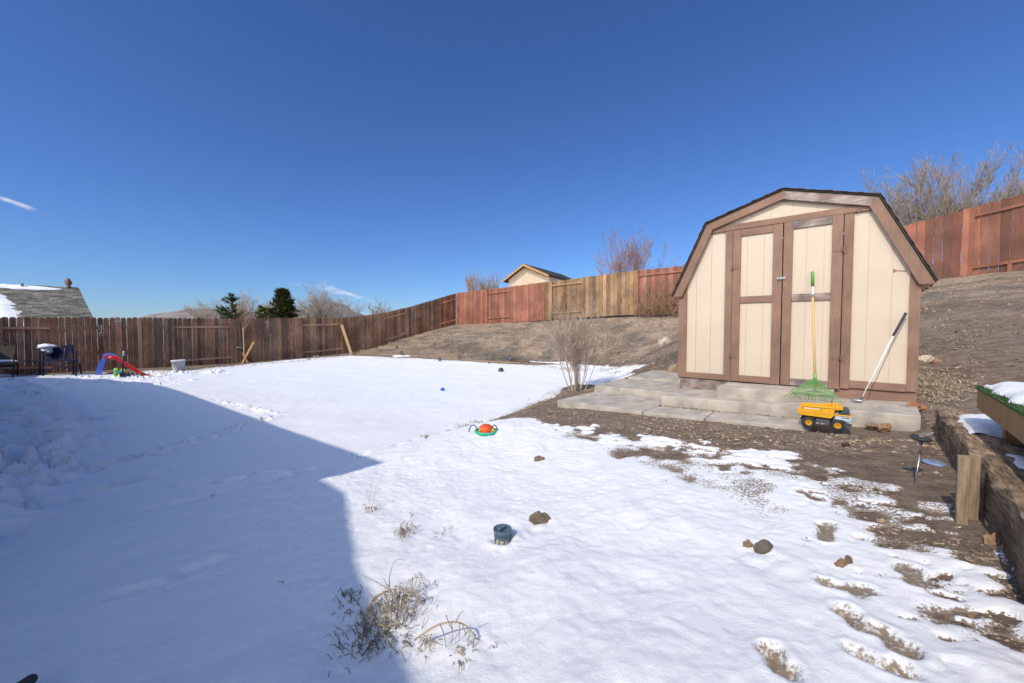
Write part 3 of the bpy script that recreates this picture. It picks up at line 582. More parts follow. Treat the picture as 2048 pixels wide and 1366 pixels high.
# roof: sheathing solid + shingle courses
DEP = 2.45; rf = MB(); tp = inset(OUT, -.006); bt = inset(OUT, .008)
for i in range(4):
    rf.prism([(tp[i][0], B0-.09, tp[i][1]), (tp[i+1][0], B0-.09, tp[i+1][1]), (bt[i+1][0], B0-.09, bt[i+1][1]), (bt[i][0], B0-.09, bt[i][1])], (0, DEP+.15, 0), (.9, .9, .9))
roof = rf.build('roof', 'darkshingle', sh)
sg = MB(); rg = random.Random(8)
for i in range(4):
    p, q = Vector(tp[i]), Vector(tp[i+1]); up = i < 2
    if not up: p, q = q, p          # p low, q high
    d = (q-p); ln = d.length; d.normalize(); n = Vector((-d.y, d.x)) if up else Vector((d.y, -d.x)); k = 0.0
    while k < ln-.02:
        k2 = min(k+.19, ln); y = B0-.105
        while y < B0+DEP+.06:
            y2 = min(y+rg.uniform(.18, .3), B0+DEP+.07); l = rg.uniform(.003, .010) if y < B0 else .006; jl = rg.uniform(-.02, .012)
            A0 = p+d*(k+jl)+n*.002; A1 = p+d*k2+n*.002; B1 = p+d*(k+jl)+n*(.006+l); B2_ = p+d*k2+n*.005
            cc = rg.uniform(.7, 1.8)
            sg.add([(A0.x, y, A0.y), (A1.x, y, A1.y), (B2_.x, y, B2_.y), (B1.x, y, B1.y), (A0.x, y2-.004, A0.y), (A1.x, y2-.004, A1.y), (B2_.x, y2-.004, B2_.y), (B1.x, y2-.004, B1.y)], [(0, 1, 2, 3), (7, 6, 5, 4), (0, 4, 5, 1), (1, 5, 6, 2), (2, 6, 7, 3), (3, 7, 4, 0)], (cc, cc*.92, cc*.85)); y = y2
        k += .145
sg.build('shingles', 'darkshingle', roof)
for x0 in (WL, WR-.02):
    mb = MB(); mb.prism([(x0, B0+.021, .70), (x0, B0+DEP, .70), (x0, B0+DEP, zt(x0+.01)-.03), (x0, B0+.021, zt(x0+.01)-.03)], (.02, 0, 0)); mb.build('side_wall', 'cream', sh)
mb = MB(); mb.prism([(x, B0+DEP+.001, z) for x, z in wallpoly(WL+.01, WR-.01)], (0, .02, 0)); mb.build('back_wall', 'cream', sh)
mb = MB(); xe = OUT[4][0]; mb.box((WR+.001, B0-.05, 1.985), (xe-.01, B0+DEP, 2.0)); mb.build('soffit', 'cream', sh)
mb = MB(); mb.box((OUT[0][0]+.01, B0-.05, 1.985), (WL-.001, B0+DEP, 2.0)); mb.build('soffit', 'cream', sh)
def door(x0, x1, zb, ztp, gro, left):
    d = MB(); d.box((x0+.02, B0-.022, zb+.02), (x1-.02, B0-.0005, ztp-.02)); 
    dr = bpy.data.objects.new('door', None); COL.objects.link(dr); dr.parent = sh; dr.location = (x0-sh.location.x, 0, 0)
    d.build('door_leaf', 'dull', dr).data.materials[0] = M['cream']
    sw = .095; y = B0-.0225
    xs = [x0+sw-.005]+[g for g in gro if x0+sw < g < x1-sw]+[x1-sw+.005]; mb = MB()
    for u, v in zip(xs[:-1], xs[1:]): mb.box((u+.004, y-.005, zb+.06), (v-.004, y, ztp-.06))
    mb.build('panel', 'cream', dr)
    fb = y-.0055
    for (r_, m, nm) in [(rect(x0, x0+sw, zb, ztp), 'trim', 'stile'), (rect(x1-sw-.006, x1, zb, ztp), 'trim', 'stile'), (rect(x0+sw+.001, x1-sw-.007, ztp-.09, ztp-.001), 'trimh' if left else 'worn', 'door_rail'),
                      (rect(x0+sw+.001, x1-sw-.007, 1.85, 1.935), 'trimh' if left else 'worn', 'door_rail'), (rect(x0+sw+.001, x1-sw-.007, zb+.001, zb+.085), 'trimh' if left else 'worn', 'door_rail')]:
        board(dr, r_, fb, nm, m, .02)
    hx = x0 if left else x1; s = 1 if left else -1
    for z in ((2.32, 1.13) if left else (2.42, 1.17)):
        mb = MB(); mb.prism([(hx+s*.005, fb-.0255, z-.022), (hx+s*.085, fb-.0255, z-.013), (hx+s*.085, fb-.0255, z+.013), (hx+s*.005, fb-.0255, z+.022)], (0, .005, 0), (.9, .9, .95))
        mb.box((hx-s*.035 if left else hx+.006, fb-.0245 if 0 else TB-.028, z-.032), (hx-.004 if left else hx+.036, TB-.0225, z+.032), (.85, .88, .9)) if left else mb.box((hx+.006, TB-.028, z-.04), (hx+.04, TB-.0225, z+.04), (.85, .88, .9))
        mb.tube([(hx, fb-.027, z-.034), (hx, fb-.027, z+.034)], .007, 8, (.6, .6, .65)); mb.build('hinge', 'trim', dr)
    return dr
dl = door(-1.388, -.833, .80, 2.822, [-1.22, -1.03], True)
dr_ = door(-.822, -.2525, .805, 2.826, [-.59, -.42], False)
p = onb(1562, 556, 5.93)
mb = MB(); mb.box((p.x-.045, B0-.066, p.z-.014), (p.x+.045, B0-.0495, p.z+.014), (.5, .47, .44)); mb.tube([(p.x-.03, B0-.075, p.z-.03), (p.x-.03, B0-.085, p.z), (p.x-.03, B0-.07, p.z+.018)], .006, 6, (.6, .6, .6)); mb.build('latch', 'metal', sh)
q = onb(1718, 420, 5.96); mb = MB(); mb.tube([(q.x+.02*math.cos(t*.6), B0-.045, q.z+.02*math.sin(t*.6)) for t in range(10)], .003, 5, (.3, .28, .26)); mb.build('hook_ring', 'metal', sh)
mb = MB(); q = [onb(x, y, 5.955) for x, y in ((1789, 540), (1800, 541), (1813, 541))]; mb.tube([(v.x, B0-.01, v.z) for v in q], .004, 5, (.35, .2, .12)); mb.tube([(q[0].x, B0-.01, q[0].z-.02), (q[0].x, B0-.012, q[0].z+.015)], .007, 6, (.3, .17, .1)); mb.build('nail_wire', 'dull', sh)
# ------------------------------------------------------------ concrete steps and slabs
def slab(name, label, corners, th, cat='paving', group=None, bev=.008):
    mb = MB(); mb.prism([Vector(c)-Vector((0, 0, th)) for c in corners], (0, 0, th)); c = sum((Vector(c) for c in corners), Vector())/len(corners)
    return solo(mb, name, 'conc', c-Vector((0, 0, th)), label, cat, group, None, bev)
slab('concrete_step', 'long low concrete platform running along the whole shed front', [(-2.03, 5.20, .615), (.37, 5.20, .712), (.39, 6.3, .725), (-2.03, 6.3, .63)], .3, 'step')
slab('concrete_step', 'short upper concrete step right below the shed doors', [(-1.42, 5.44, .776), (-.29, 5.44, .795), (-.29, 6.01, .797), (-1.42, 6.01, .78)], .14, 'step')
slab('paving_slab', 'leftmost front concrete slab with its corner cut at the dead bush', [(-3.42, 4.78, .447), (-2.095, 4.75, .465), (-2.05, 5.55, .50), (-2.07, 5.7, .50), (-3.3, 5.6, .48)], .12, group='concrete slabs along the path')
slab('paving_slab', 'middle front concrete slab below the shed steps', [(-2.082, 4.75, .466), (-1.365, 4.75, .497), (-1.365, 5.12, .515), (-2.05, 5.12, .49)], .12, group='concrete slabs along the path')
slab('paving_slab', 'right front concrete slab under the rear wheels of the toy truck', [(-1.355, 4.75, .498), (-.42, 4.75, .56), (-.42, 5.10, .565), (-1.355, 5.12, .516)], .12, group='concrete slabs along the path')
slab('paving_slab', 'raised concrete slab left of the steps, in front of the shed corner', [(-3.35, 5.72, .565), (-2.04, 5.74, .585), (-2.05, 6.7, .61), (-3.3, 6.6, .6)], .14, group='concrete slabs along the path')
slab('paving_slab', 'rear concrete slab alongside the left shed wall by the round boulder', [(-3.2, 6.64, .63), (-2.13, 6.74, .64), (-2.13, 7.9, .68), (-3.2, 7.7, .67)], .14, group='concrete slabs along the path')
# ------------------------------------------------------------ rake
rk = thing('leaf_rake', 'green-tined leaf rake with wooden handle leaning on the right shed door', 'rake', onb(1630, 800, 5.3))
top = onb(1625, 543, 5.925); grip = onb(1625, 572, 5.915); apex = onb(1630, 757, 5.58); low = onb(1630, 803, 5.30)
ax = (apex-top).normalized()
mb = MB(); mb.tube([grip+ax*(-.002), apex+ax*.10], .0125, 10, (.62, .42, .17)); mb.build('handle', 'dull', rk)
mb = MB(); mb.tube([top, top+ax*.01, grip], [.012, .0165, .0165], 12, (.12, .33, .06)); mb.build('grip', 'plastic', rk)
s0 = top+ax*.2; mb = MB(); mb.tube([s0, s0+ax*.10], .0136, 12, (.8, .8, .85)); mb.build('sticker', 'plastic', rk)
mb = MB(); mb.tube([apex-ax*.06, apex+ax*.02], .017, 12, (.2, .42, .1)); mb.tube([apex+ax*.02, apex+ax*.07], .0155, 10, (.35, .37, .4)); mb.build('collar', 'plastic', rk)
mb = MB(); n = 21; mid = []; wid = []
lowv = Vector((0, low.y-apex.y, low.z-apex.z))
for i in range(n):
    t = i/(n-1)*2-1; x1 = apex.x+t*.245
    a0 = Vector((apex.x+t*.014, apex.y-.012, apex.z-.0)); m_ = Vector((apex.x+t*.185, apex.y+lowv.y*.62, apex.z+lowv.z*.66+abs(t)*.01)); e = Vector((x1, low.y+.01, low.z+.028-abs(t)*.004)); tip = e+Vector((t*.004, .022, -.02))
    mb.tube([a0, m_, e, tip], [.0022, .0038, .0038, .003], 5, (.17, .37, .10)); mid.append(m_); wid.append(a0.lerp(m_, .62))
mb.build('tines', 'plastic', rk)
mb = MB(); mb.tube([v+Vector((0, -.003, 0)) for v in mid], .0055, 6, (.2, .45, .11)); mb.tube([v+Vector((0, -.003, 0)) for v in wid], .003, 6, (.2, .45, .11)); mb.build('cross_bar', 'plastic', rk)
# ------------------------------------------------------------ golf club
gc = thing('golf_club', 'golf club with dark grip leaning against the shed near its right corner', 'golf club', onb(1706, 804, 5.72))
g0 = onb(1812, 626, 5.93); g1 = onb(1786, 672, 5.88); h0 = onb(1722, 799, 5.74)
mb = MB(); mb.tube([g0, g1], [.0135, .010], 10, (1.2, 1.2, 1.2)); mb.build('grip', 'rubber', gc)
mb = MB(); mb.tube([g1, h0], [.0065, .005], 8, (.9, .9, .92)); mb.build('shaft', 'metal', gc).data.materials[0] = M['plastic']
mb = MB(); hc = h0+Vector((-.035, -.01, -.005)); zz = .70
vs = []
mb.blob((hc.x, hc.y, hc.z-.006), (.058, .028, .018), 3, .08, 3, (.55, .56, .58), flat=False, rot=-.25); mb.tube([h0+Vector((.01, .002, .03)), h0+Vector((-.01, 0, -.008))], [.008, .011], 8, (.12, .12, .13)); mb.build('club_head', 'metal', gc)
# ------------------------------------------------------------ toy dump truck
tk0 = onz(1617, 855, .565); tk1 = onz(1675, 861, .568)
dv = (tk1-tk0); dv.z = 0; wb_ = dv.length; dv.normalize(); sv_ = Vector((-dv.y, dv.x, 0))   # sv_ points away from camera
tk = thing('toy_dump_truck', 'yellow and grey toy dump truck parked in front of the shed steps', 'toy truck', (tk0+tk1)/2)
K = wb_/.195
def tp_(x, y, z): q = tk0+dv*(x*K)+sv_*(y*K); return Vector((q.x, q.y, .563+z*K))   # x forward from rear axle, y away, z up
def tbox(mb, x0, x1, y0, y1, z0, z1, col, tx=0): mb.add([tp_(x0, y0, z0), tp_(x1, y0, z0), tp_(x1, y1, z0), tp_(x0, y1, z0), tp_(x0+tx, y0, z1), tp_(x1-tx, y0, z1), tp_(x1-tx, y1, z1), tp_(x0+tx, y1, z1)], [(0, 3, 2, 1), (4, 5, 6, 7), (0, 1, 5, 4), (1, 2, 6, 5), (2, 3, 7, 6), (3, 0, 4, 7)], col)
YEL = (.80, .40, .018); GRY = (.085, .092, .105)
# chassis
mb = MB(); tbox(mb, -.02, .25, .045, .125, .045, .088, GRY); tbox(mb, .05, .145, .02, .15, .05, .085, GRY); tbox(mb, .24, .275, .012, .16, .04, .075, GRY); tbox(mb, -.055, -.02, .05, .12, .05, .06, GRY); mb.build('chassis', 'dull', tk, .003)
# bed: open hopper with spoiler
def bedsec(mb, y0, y1, col):
    pts = [(-.075, .118), (-.06, .108), (.15, .098), (.168, .125), (.175, .175), (.225, .178), (.228, .205), (.19, .212), (.15, .207), (.11, .195), (-.045, .188)]
    mb.prism([tp_(x, y0, z) for x, z in pts], sv_*((y1-y0)*K), col)
mb = MB(); bedsec(mb, .0, .012, YEL); bedsec(mb, .158, .17, YEL)
tbox(mb, -.07, .155, .0125, .1575, .1, .112, YEL); mb.prism([tp_(x, .0125, z) for x, z in ((.15, .1), (.168, .125), (.175, .176), (.165, .178), (.155, .13), (.14, .11))], sv_*(.145*K), YEL); tbox(mb, .16, .227, .0125, .1575, .180, .203, YEL)
tbox(mb, -.058, .15, -.004, .0, .135, .139, YEL); tbox(mb, -.05, .19, -.006, .0, .184, .19, YEL); tbox(mb, -.076, -.045, .0125, .1575, .112, .12, YEL)
mb.build('dump_bed', 'plastic', tk, .002)
mb = MB(); tbox(mb, -.035, .07, -.0015, 0, .166, .172, (.75, .75, .78)); tbox(mb, .075, .085, -.0015, 0, .166, .172, (.2, .2, .22)); tbox(mb, -.055, -.035, -.0015, 0, .165, .171, (.2, .2, .22)); mb.build('decal', 'plastic', tk)
mb = MB(); tbox(mb, -.01, .05, .03, .14, .089, .097, YEL); mb.build('bed_mount', 'plastic', tk)
# cab
mb = MB(); mb.prism([tp_(x, .012, z) for x, z in ((.165, .075), (.19, .09), (.225, .088), (.255, .068), (.262, .045), (.288, .045), (.285, .125), (.165, .125))], sv_*(.146*K), GRY); mb.build('fender', 'dull', tk, .003)
mb = MB(); tbox(mb, .17, .287, .010, .16, .1255, .136, YEL); mb.build('hood', 'plastic', tk, .002)
mb = MB(); mb.prism([tp_(x, .0105, z) for x, z in ((.178, .098), (.23, .094), (.262, .075), (.283, .068), (.284, .123), (.178, .123))], sv_*(.0012*K), (.62, .66, .72)); 
mb.build('side_decal', 'plastic', tk)
mb = MB()
for k in range(4):
    x = .238+k*.013; mb.prism([tp_(xx, .0085, zz) for xx, zz in ((x-.012, .084-.003*k), (x-.007, .084-.003*k), (x+.004, .094), (x-.001, .094))], sv_*(.0015*K), (.12, .13, .15))
mb.build('stripe', 'plastic', tk)
mb = MB(); tbox(mb, .212, .276, .02, .15, .1365, .186, (.09, .095, .11), .006); mb.build('cab', 'dull', tk, .002)
mb = MB(); tbox(mb, .221, .262, .0175, .0215, .146, .176, (1, 1, 1), .003); mb.build('window', 'glass', tk)
mb = MB(); tbox(mb, .178, .205, .03, .14, .1365, .15, (.3, .3, .3)); mb.tube([tp_(.195, .03, .137), tp_(.2, .03, .178)], .003*K, 6, (.35, .35, .35)); mb.build('exhaust', 'dull', tk)
cu = bpy.data.curves.new('lettering', 'FONT'); cu.body = 'TONKA'; cu.size = .016*K; cu.extrude = .0004; cu.offset = .0004; cu.align_x = 'CENTER'
to = bpy.data.objects.new('lettering_source', cu); COL.objects.link(to); dg = bpy.context.evaluated_depsgraph_get(); me = bpy.data.meshes.new_from_object(to.evaluated_get(dg)); bpy.data.objects.remove(to)
lo = bpy.data.objects.new('lettering', me); COL.objects.link(lo); lo.parent = tk; me.materials.clear(); me.materials.append(M['rubber'])
rm = Matrix((dv, UP, -sv_)).transposed(); lp = tp_(.247, .0085, .107)-tk.location; lo.matrix_local = Matrix.Translation(lp) @ rm.to_4x4()
ca = me.color_attributes.new('Col', 'FLOAT_COLOR', 'CORNER')
for d_ in ca.data: d_.color = (1, 1, 1, 1)
def wheel(x, y, s):
    c = tp_(x, y, .047*1.0); r = .047*K; w = .026*K; axd = -sv_*s
    mb = MB(); mb.lathe(c, [(r*.5, -w*.9), (r*.9, -w), (r, -w*.6), (r, w*.6), (r*.92, w), (r*.55, w), (r*.5, w*.6)], axd, 28, (1, 1, 1))
    xx = axd.orthogonal().normalized(); yy = axd.cross(xx)
    for k in range(16):
        t = k*math.pi/8; d = xx*math.cos(t)+yy*math.sin(t); tt = -xx*math.sin(t)+yy*math.cos(t); q = c+d*r*.985
        for ss in (-1, 1): mb.add([q+tt*r*.07+axd*(ss*w*.15), q-tt*r*.07+axd*(ss*w*.15), q-tt*r*.03+axd*(ss*w*.95), q+tt*r*.11+axd*(ss*w*.95), q+d*r*.07+tt*r*.05+axd*(ss*w*.15), q+d*r*.07-tt*r*.05+axd*(ss*w*.15), q+d*r*.05-tt*r*.02+axd*(ss*w*.92), q+d*r*.05+tt*r*.09+axd*(ss*w*.92)], [(0, 1, 2, 3), (4, 5, 6, 7), (0, 1, 5, 4), (1, 2, 6, 5), (2, 3, 7, 6), (3, 0, 4, 7)], (1, 1, 1))
    wo = mb.build('wheel', 'rubber', tk)
    mb = MB(); mb.lathe(c, [(r*.52, w*.62), (r*.5, w*.95), (r*.42, w*.9), (r*.38, w*.55), (.001, w*.5)], axd, 20, YEL)
    for k in range(5):
        t = k*2*math.pi/5; d = xx*math.cos(t)+yy*math.sin(t); mb.tube([c+axd*w*.58+d*r*.08, c+axd*w*.8+d*r*.42], r*.07, 5, YEL)
    mb.lathe(c, [(r*.13, w*.5), (r*.13, w*.85), (.001, w*.87)], axd, 12, (.5, .24, .01)); mb.build('rim', 'plastic', wo)
for x in (0, .195): wheel(x, .018, 1); wheel(x, .15, -1)
# ------------------------------------------------------------ retaining timber, stakes, planter platform
mb = MB(); ys = np.linspace(.6, 4.98, 220); pts = []; nn = 12
for i, y in enumerate(ys):
    ring = []
    for (x, z) in ((.44, .50), (.437, .60), (.442, .68), (.438, .76), (.441, .812), (.452, .830), (.52, .834), (.58, .828), (.65, .82), (.67, .5)):
        w = .012*mnoise.noise(Vector((x*6, y*1.8, z*9)))+.016*mnoise.noise(Vector((x*25, y*5, z*30)))+.008*mnoise.noise(Vector((x*60, y*17, z*60)))
        sag = .05*max(0, 1-abs(y-3.3)/.8)*0
        ring.append((x+w, y, z+w*(z > .75)+.012*mnoise.noise(Vector((y*.9, 4, 2)))*(z > .75)+(y-5)*-.004))
    pts += ring
k = 10
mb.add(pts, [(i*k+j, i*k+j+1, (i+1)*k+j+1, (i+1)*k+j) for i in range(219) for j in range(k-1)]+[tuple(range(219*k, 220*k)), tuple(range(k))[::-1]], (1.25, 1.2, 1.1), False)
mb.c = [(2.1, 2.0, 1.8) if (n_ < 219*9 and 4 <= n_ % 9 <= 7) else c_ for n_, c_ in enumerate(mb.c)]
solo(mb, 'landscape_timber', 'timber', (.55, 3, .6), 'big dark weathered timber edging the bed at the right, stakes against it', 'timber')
mb = MB(); mb.box((.69, .6, .5), (.83, 4.7, .80), (.8, .8, .8)); solo(mb, 'landscape_timber', 'timber', (.76, 3, .6), 'second timber lying behind the staked one, in shade under the turf table', 'timber', bevel=.01)
def stake(px0, px1, pyt, pyb, b, lab, k):
    p0 = onb(px0, pyt, b); p1 = onb(px1, pyt, b); zb = onb((px0+px1)/2, pyb, b).z; mb = MB(); n = 6; w = p1.x-p0.x
    vs = []
    for i in range(n):
        z = zb-.1+(p0.z-zb+.1)*i/(n-1)
        for (dx, dy) in ((0, 0), (w, 0), (w, .045), (0, .045)): vs.append((p0.x+dx+.003*mnoise.noise(Vector((z*9, dx*50, k))), b+dy, z+(.006*mnoise.noise(Vector((dx*70, dy*70, k))) if i == n-1 else 0)))
    mb.add(vs, [(i*4+j, i*4+(j+1) % 4, (i+1)*4+(j+1) % 4, (i+1)*4+j) for i in range(n-1) for j in range(4)]+[(3, 2, 1, 0), (20, 21, 22, 23)], (k, k*.98, k*.95))
    solo(mb, 'wooden_stake', 'post', (p0.x, b, zb), lab, 'stake', 'stakes driven in against the big timber', bevel=.003)
stake(1917, 1942, 912, 1022, 2.86, 'left wooden stake of the pair in front of the big timber', 1.0)
stake(1939, 1963, 907, 1024, 2.93, 'right wooden stake of the pair, touching the big timber', .95)
pf = thing('turf_table', 'low wooden platform topped with green artificial turf under a snow cap', 'platform', (1.2, 3.1, .83))
px0, px1, py0, py1, pz = .545, 1.9, 2.1, 4.05, 1.115
for (lo, hi) in (((px0, py0, pz-.13), (px0+.04, py1, pz)), ((px0+.041, py1-.04, pz-.13), (px1, py1, pz)), ((px0+.041, py0, pz-.13), (px1, py0+.04, pz)), ((px1-.04, py0+.041, pz-.13), (px1, py1-.041, pz))):
    mb = MB(); mb.box(lo, hi, (.72, .66, .5)); mb.build('side_plank', 'palewood', pf, .003)
mb = MB(); mb.box((px0-.008, py0-.008, pz+.001), (px1, py1+.008, pz+.014))
tg = random.Random(3)
for i in range(2600):
    e = tg.random()
    if e < .6: x, y = px0-.008+tg.uniform(-.004, .05), tg.uniform(py0, py1+.01)
    else: x, y = tg.uniform(px0, px1), py1+.008-tg.uniform(0, .05)
    l = tg.uniform(.012, .026); d = Vector((tg.uniform(-1, .6), tg.uniform(-.7, .7), tg.uniform(.2, 1))).normalized()*l; w = Vector((tg.uniform(-1, 1), tg.uniform(-1, 1), 0)).normalized()*.002; q = Vector((x, y, pz+.013)); kk = tg.uniform(.6, 1.6)
    mb.add([q-w, q+w, q+d], [(0, 1, 2)], (kk, kk, kk))
mb.build('turf', 'turf', pf)
for (x, y) in ((px0+.1, py0+.1), (px0+.14, py1-.12), (px1-.1, py0+.1), (px1-.1, py1-.1)):
    mb = MB(); mb.box((x-.04, y-.04, .6), (x+.04, y+.04, pz-.131), (.7, .62, .5)); mb.build('leg', 'palewood', pf)
Aq = np.linspace(px0+.01, px1-.01, 90); Bq = np.linspace(py0+.01, py1-.0, 120); aa, bb = np.meshgrid(Aq, Bq, indexing='ij')
e = np.minimum(np.minimum(aa-px0-.03, px1-aa), np.minimum(bb-py0, py1-.01-bb))+fbm(aa*9, bb*9, 5, 3)*.035
Hh = np.where(e > 0, .06*(1-np.exp(-np.maximum(e, 0)/.035)), e*1.2)+np.clip(e*4, 0, 1)*(fbm(aa*3, bb*3, 6, 3)*.02+fbm(aa*16, bb*16, 8, 2)*.006)
sc_o = grid_mesh('snow_cap', Aq, Bq, pz+.012+Hh, Hh > -.012, np.zeros(aa.shape+(3,))+np.array([0, 1, 0]), M['snowm']); sc_o.parent = pf; sc_o.location = -pf.location
def snowpad(name, label, c, sx, sy, h, seed, rot=0):
    mb = MB(); n = 28; vs = []; fs = []
    for i in range(n+1):
        for j in range(n+1):
            x, y = i/n*2-1, j/n*2-1; r = math.hypot(x, y)*(1+.35*mnoise.noise(Vector((math.atan2(y, x)*1.2, seed, 0)))); z = h*(1-r**3) if r < 1 else -(r-1)*h*3
            vs.append(Vector((x*sx, y*sy, z+.12*h*mnoise.noise(Vector((x*3, y*3, seed))))))
    fs = [(i*(n+1)+j, (i+1)*(n+1)+j, (i+1)*(n+1)+j+1, i*(n+1)+j+1) for i in range(n) for j in range(n)]
    fs = [f for f in fs if max(vs[k].z for k in f) > -.012]; m = Matrix.Rotation(rot, 3, 'Z'); mb.add([m @ v+Vector(c) for v in vs], fs, (0, 1, 0), True)
    return mb
mb = snowpad('', '', (.62, 4.33, .835), .13, .42, .04, 3, -.05); solo(mb, 'snow_patch', 'snowm', (.62, 4.33, .835), 'thick snow pillow on the far end of the dark timbers', 'snow')
mb = snowpad('', '', (.6, 3.15, .835), .045, .26, .018, 5, 0); solo(mb, 'snow_patch', 'snowm', (.6, 3.15, .835), 'thin snow strip melting on top of the dark timber behind the stakes', 'snow')
# torn landscape fabric along the timber
pth = [onz(x, y, .57) for x, y in ((1955, 1030), (1975, 1052), (1998, 1066), (2008, 1085), (2012, 1105), (2030, 1122), (2052, 1148), (2075, 1180))]
mb = MB()
for k in range(3):
    mb.tube([p+Vector((rnd.uniform(-.012, .012), rnd.uniform(-.012, .012), .01*k)) for p in pth], [.006, .012, .014, .02, .012, .012, .011, .01], 6, (.5, .39, .27))
mb.tube([onz(1962, 985, .6), onz(1962, 1012, .6), onz(1975, 1052, .6)], .004, 5, (.5, .4, .3))
solo(mb, 'torn_fabric_edge', 'fabric', pth[2], 'twisted tan weed-barrier strip along the foot of the big timber', 'fabric strip')
# ------------------------------------------------------------ solar lamps
p = G(1828, 972); hd = onY(1842, 876, (p-C0).dot(FW)); r = .058
r = .05; lt = thing('solar_stake_light', 'tall solar garden light with black disc top on a thin metal stake in the dirt', 'garden light', p)
mb = MB(); mb.tube([p-Vector((0, 0, .05)), hd-Vector((0, 0, .1))+Vector((-.002, 0, 0))], .0045, 8, (.5, .5, .52)); mb.build('stake', 'metal', lt)
mb = MB(); mb.tube([hd-Vector((0, 0, .1)), hd-Vector((0, 0, .035)), hd-Vector((0, 0, .012))], [.006, .008, .013], 12, (.2, .21, .22)); mb.build('lamp_neck', 'plastic', lt)
tx = (Vector((0, 0, 1))+RT*.06+FW*-.1).normalized()
mb = MB(); mb.lathe(hd, [(.001, -.014), (r*.8, -.012), (r, -.005), (r, .002), (r*.85, .008), (.001, .010)], tx, 32, (.045, .047, .05)); mb.build('disc_cap', 'dull', lt)
mb = MB(); mb.lathe(hd+tx*.0105, [(.016, 0), (.015, .002), (.001, .003)], tx, 4, (.35, .33, .3)); mb.build('solar_cell', 'plastic', lt)
p = G(1875, 930)
ld = thing('fallen_light_cap', 'pale blue disc cap of a garden light lying on the dirt by the timber', 'light cap', p)
tx = (Vector((0, 0, 1))+RT*.05).normalized(); mb = MB(); mb.lathe(p+Vector((0, 0, .012)), [(.07, -.012), (.078, -.006), (.080, .0), (.07, .008), (.045, .012), (.001, .012)], tx, 36, (.22, .29, .48)); mb.build('rim', 'plastic', ld)
mb = MB(); mb.lathe(p+Vector((0, 0, .0245)), [(.042, 0), (.036, .012), (.001, .013)], tx, 24, (.16, .17, .17)); mb.build('centre_panel', 'plastic', ld)
# round lantern in snow
p = G(1005, 1073); p = onz(1005, 1073, p.z+.055); p.z += .0; ln_ = thing('solar_lantern', 'round blue-grey solar lantern half sunk in the sunlit snow', 'garden light', p)
top = onY(1005, 1056, (p-C0).dot(FW)).z; h = (top-p.z-.04)/.62
DB = (.10, .155, .20)
mb = MB(); mb.lathe(p, [(.043, -.03), (.043, h*.62), (.001, h*.62)], UP, 32, (.46, .42, .33)); mb.build('lens', 'plastic', ln_)
mb = MB(); mb.lathe(p+Vector((0, 0, h*.62)), [(.044, 0), (.047, .004), (.053, .028), (.054, .038), (.050, .040), (.046, .030), (.001, .028)], UP, 36, DB); mb.build('cap', 'plastic', ln_)
mb = MB(); mb.prism([p+Vector((x, y, h*.62+.0285)) for x, y in ((-.002, -.03), (.006, -.028), (.006, .03), (-.002, .03))], (0, 0, .016), DB); mb.lathe(p+Vector((-.018, .0, h*.62+.029)), [(.014, 0), (.014, .004), (.001, .005)], UP, 16, (.16, .23, .28)); mb.build('cap_switch', 'plastic', ln_)
mb = MB()
for z in (.03+.0,): mb.lathe(p+Vector((0, 0, h*.35)), [(.044, -.003), (.050, -.003), (.050, .004), (.044, .004)], UP, 32, DB)
for k in range(10):
    t = k*math.pi/5; d = Vector((math.cos(t), math.sin(t), 0)); mb.tube([p+d*.0455-Vector((0, 0, .03)), p+d*.0455+Vector((0, 0, h*.62))], .0028, 5, DB)
mb.build('cage', 'plastic', ln_)
# ring toy
p = GS(972, 866); rt_ = thing('sprinkler_toy', 'green ring toy with an orange dome and looped tubes on the snow', 'toy', p)
mb = MB(); mb.lathe(p, [(.05, -.01), (.115, -.005), (.14, .02), (.135, .035), (.11, .032), (.09, .018), (.001, .015)], UP, 40, (.05, .5, .30)); mb.build('ring_base', 'plastic', rt_)
mb = MB(); mb.lathe(p, [(.088, .018), (.086, .05), (.074, .078), (.048, .098), (.001, .104)], UP, 32, (.80, .10, .02)); mb.build('dome', 'plastic', rt_)
for k, (ox, w, c) in enumerate(((-.15, .05, (.05, .05, .12)), (.1, .035, (.05, .05, .12)), (-.06, .02, (.8, .6, .05)), (.085, .015, (.8, .6, .05)))):
    mb = MB(); hh = .085 if k < 2 else .05; mb.tube([p+RT*(ox+w*math.cos(t))+FW*-.06*(k > 1)+UP*(.01+hh*math.sin(t)) for t in [math.pi*i/10 for i in range(11)]], .006 if k < 2 else .007, 6, c); mb.build('loop_tube', 'plastic', rt_)
# small balls
def ball(px, py, r, col, label):
    q = GS(px, py); mb = MB(); mb.blob(q+Vector((0, 0, r*.45)), (r, r, r), 2, .02, 3, col, flat=False); solo(mb, 'ball', 'plastic', q, label, 'ball')
ball(885, 781, .05, (.03, .12, .55), 'small blue ball half buried in the middle of the lawn snow')
ball(1002, 743, .09, (.05, .05, .07), 'dark grey ball on the snow near the back edge of the lawn')
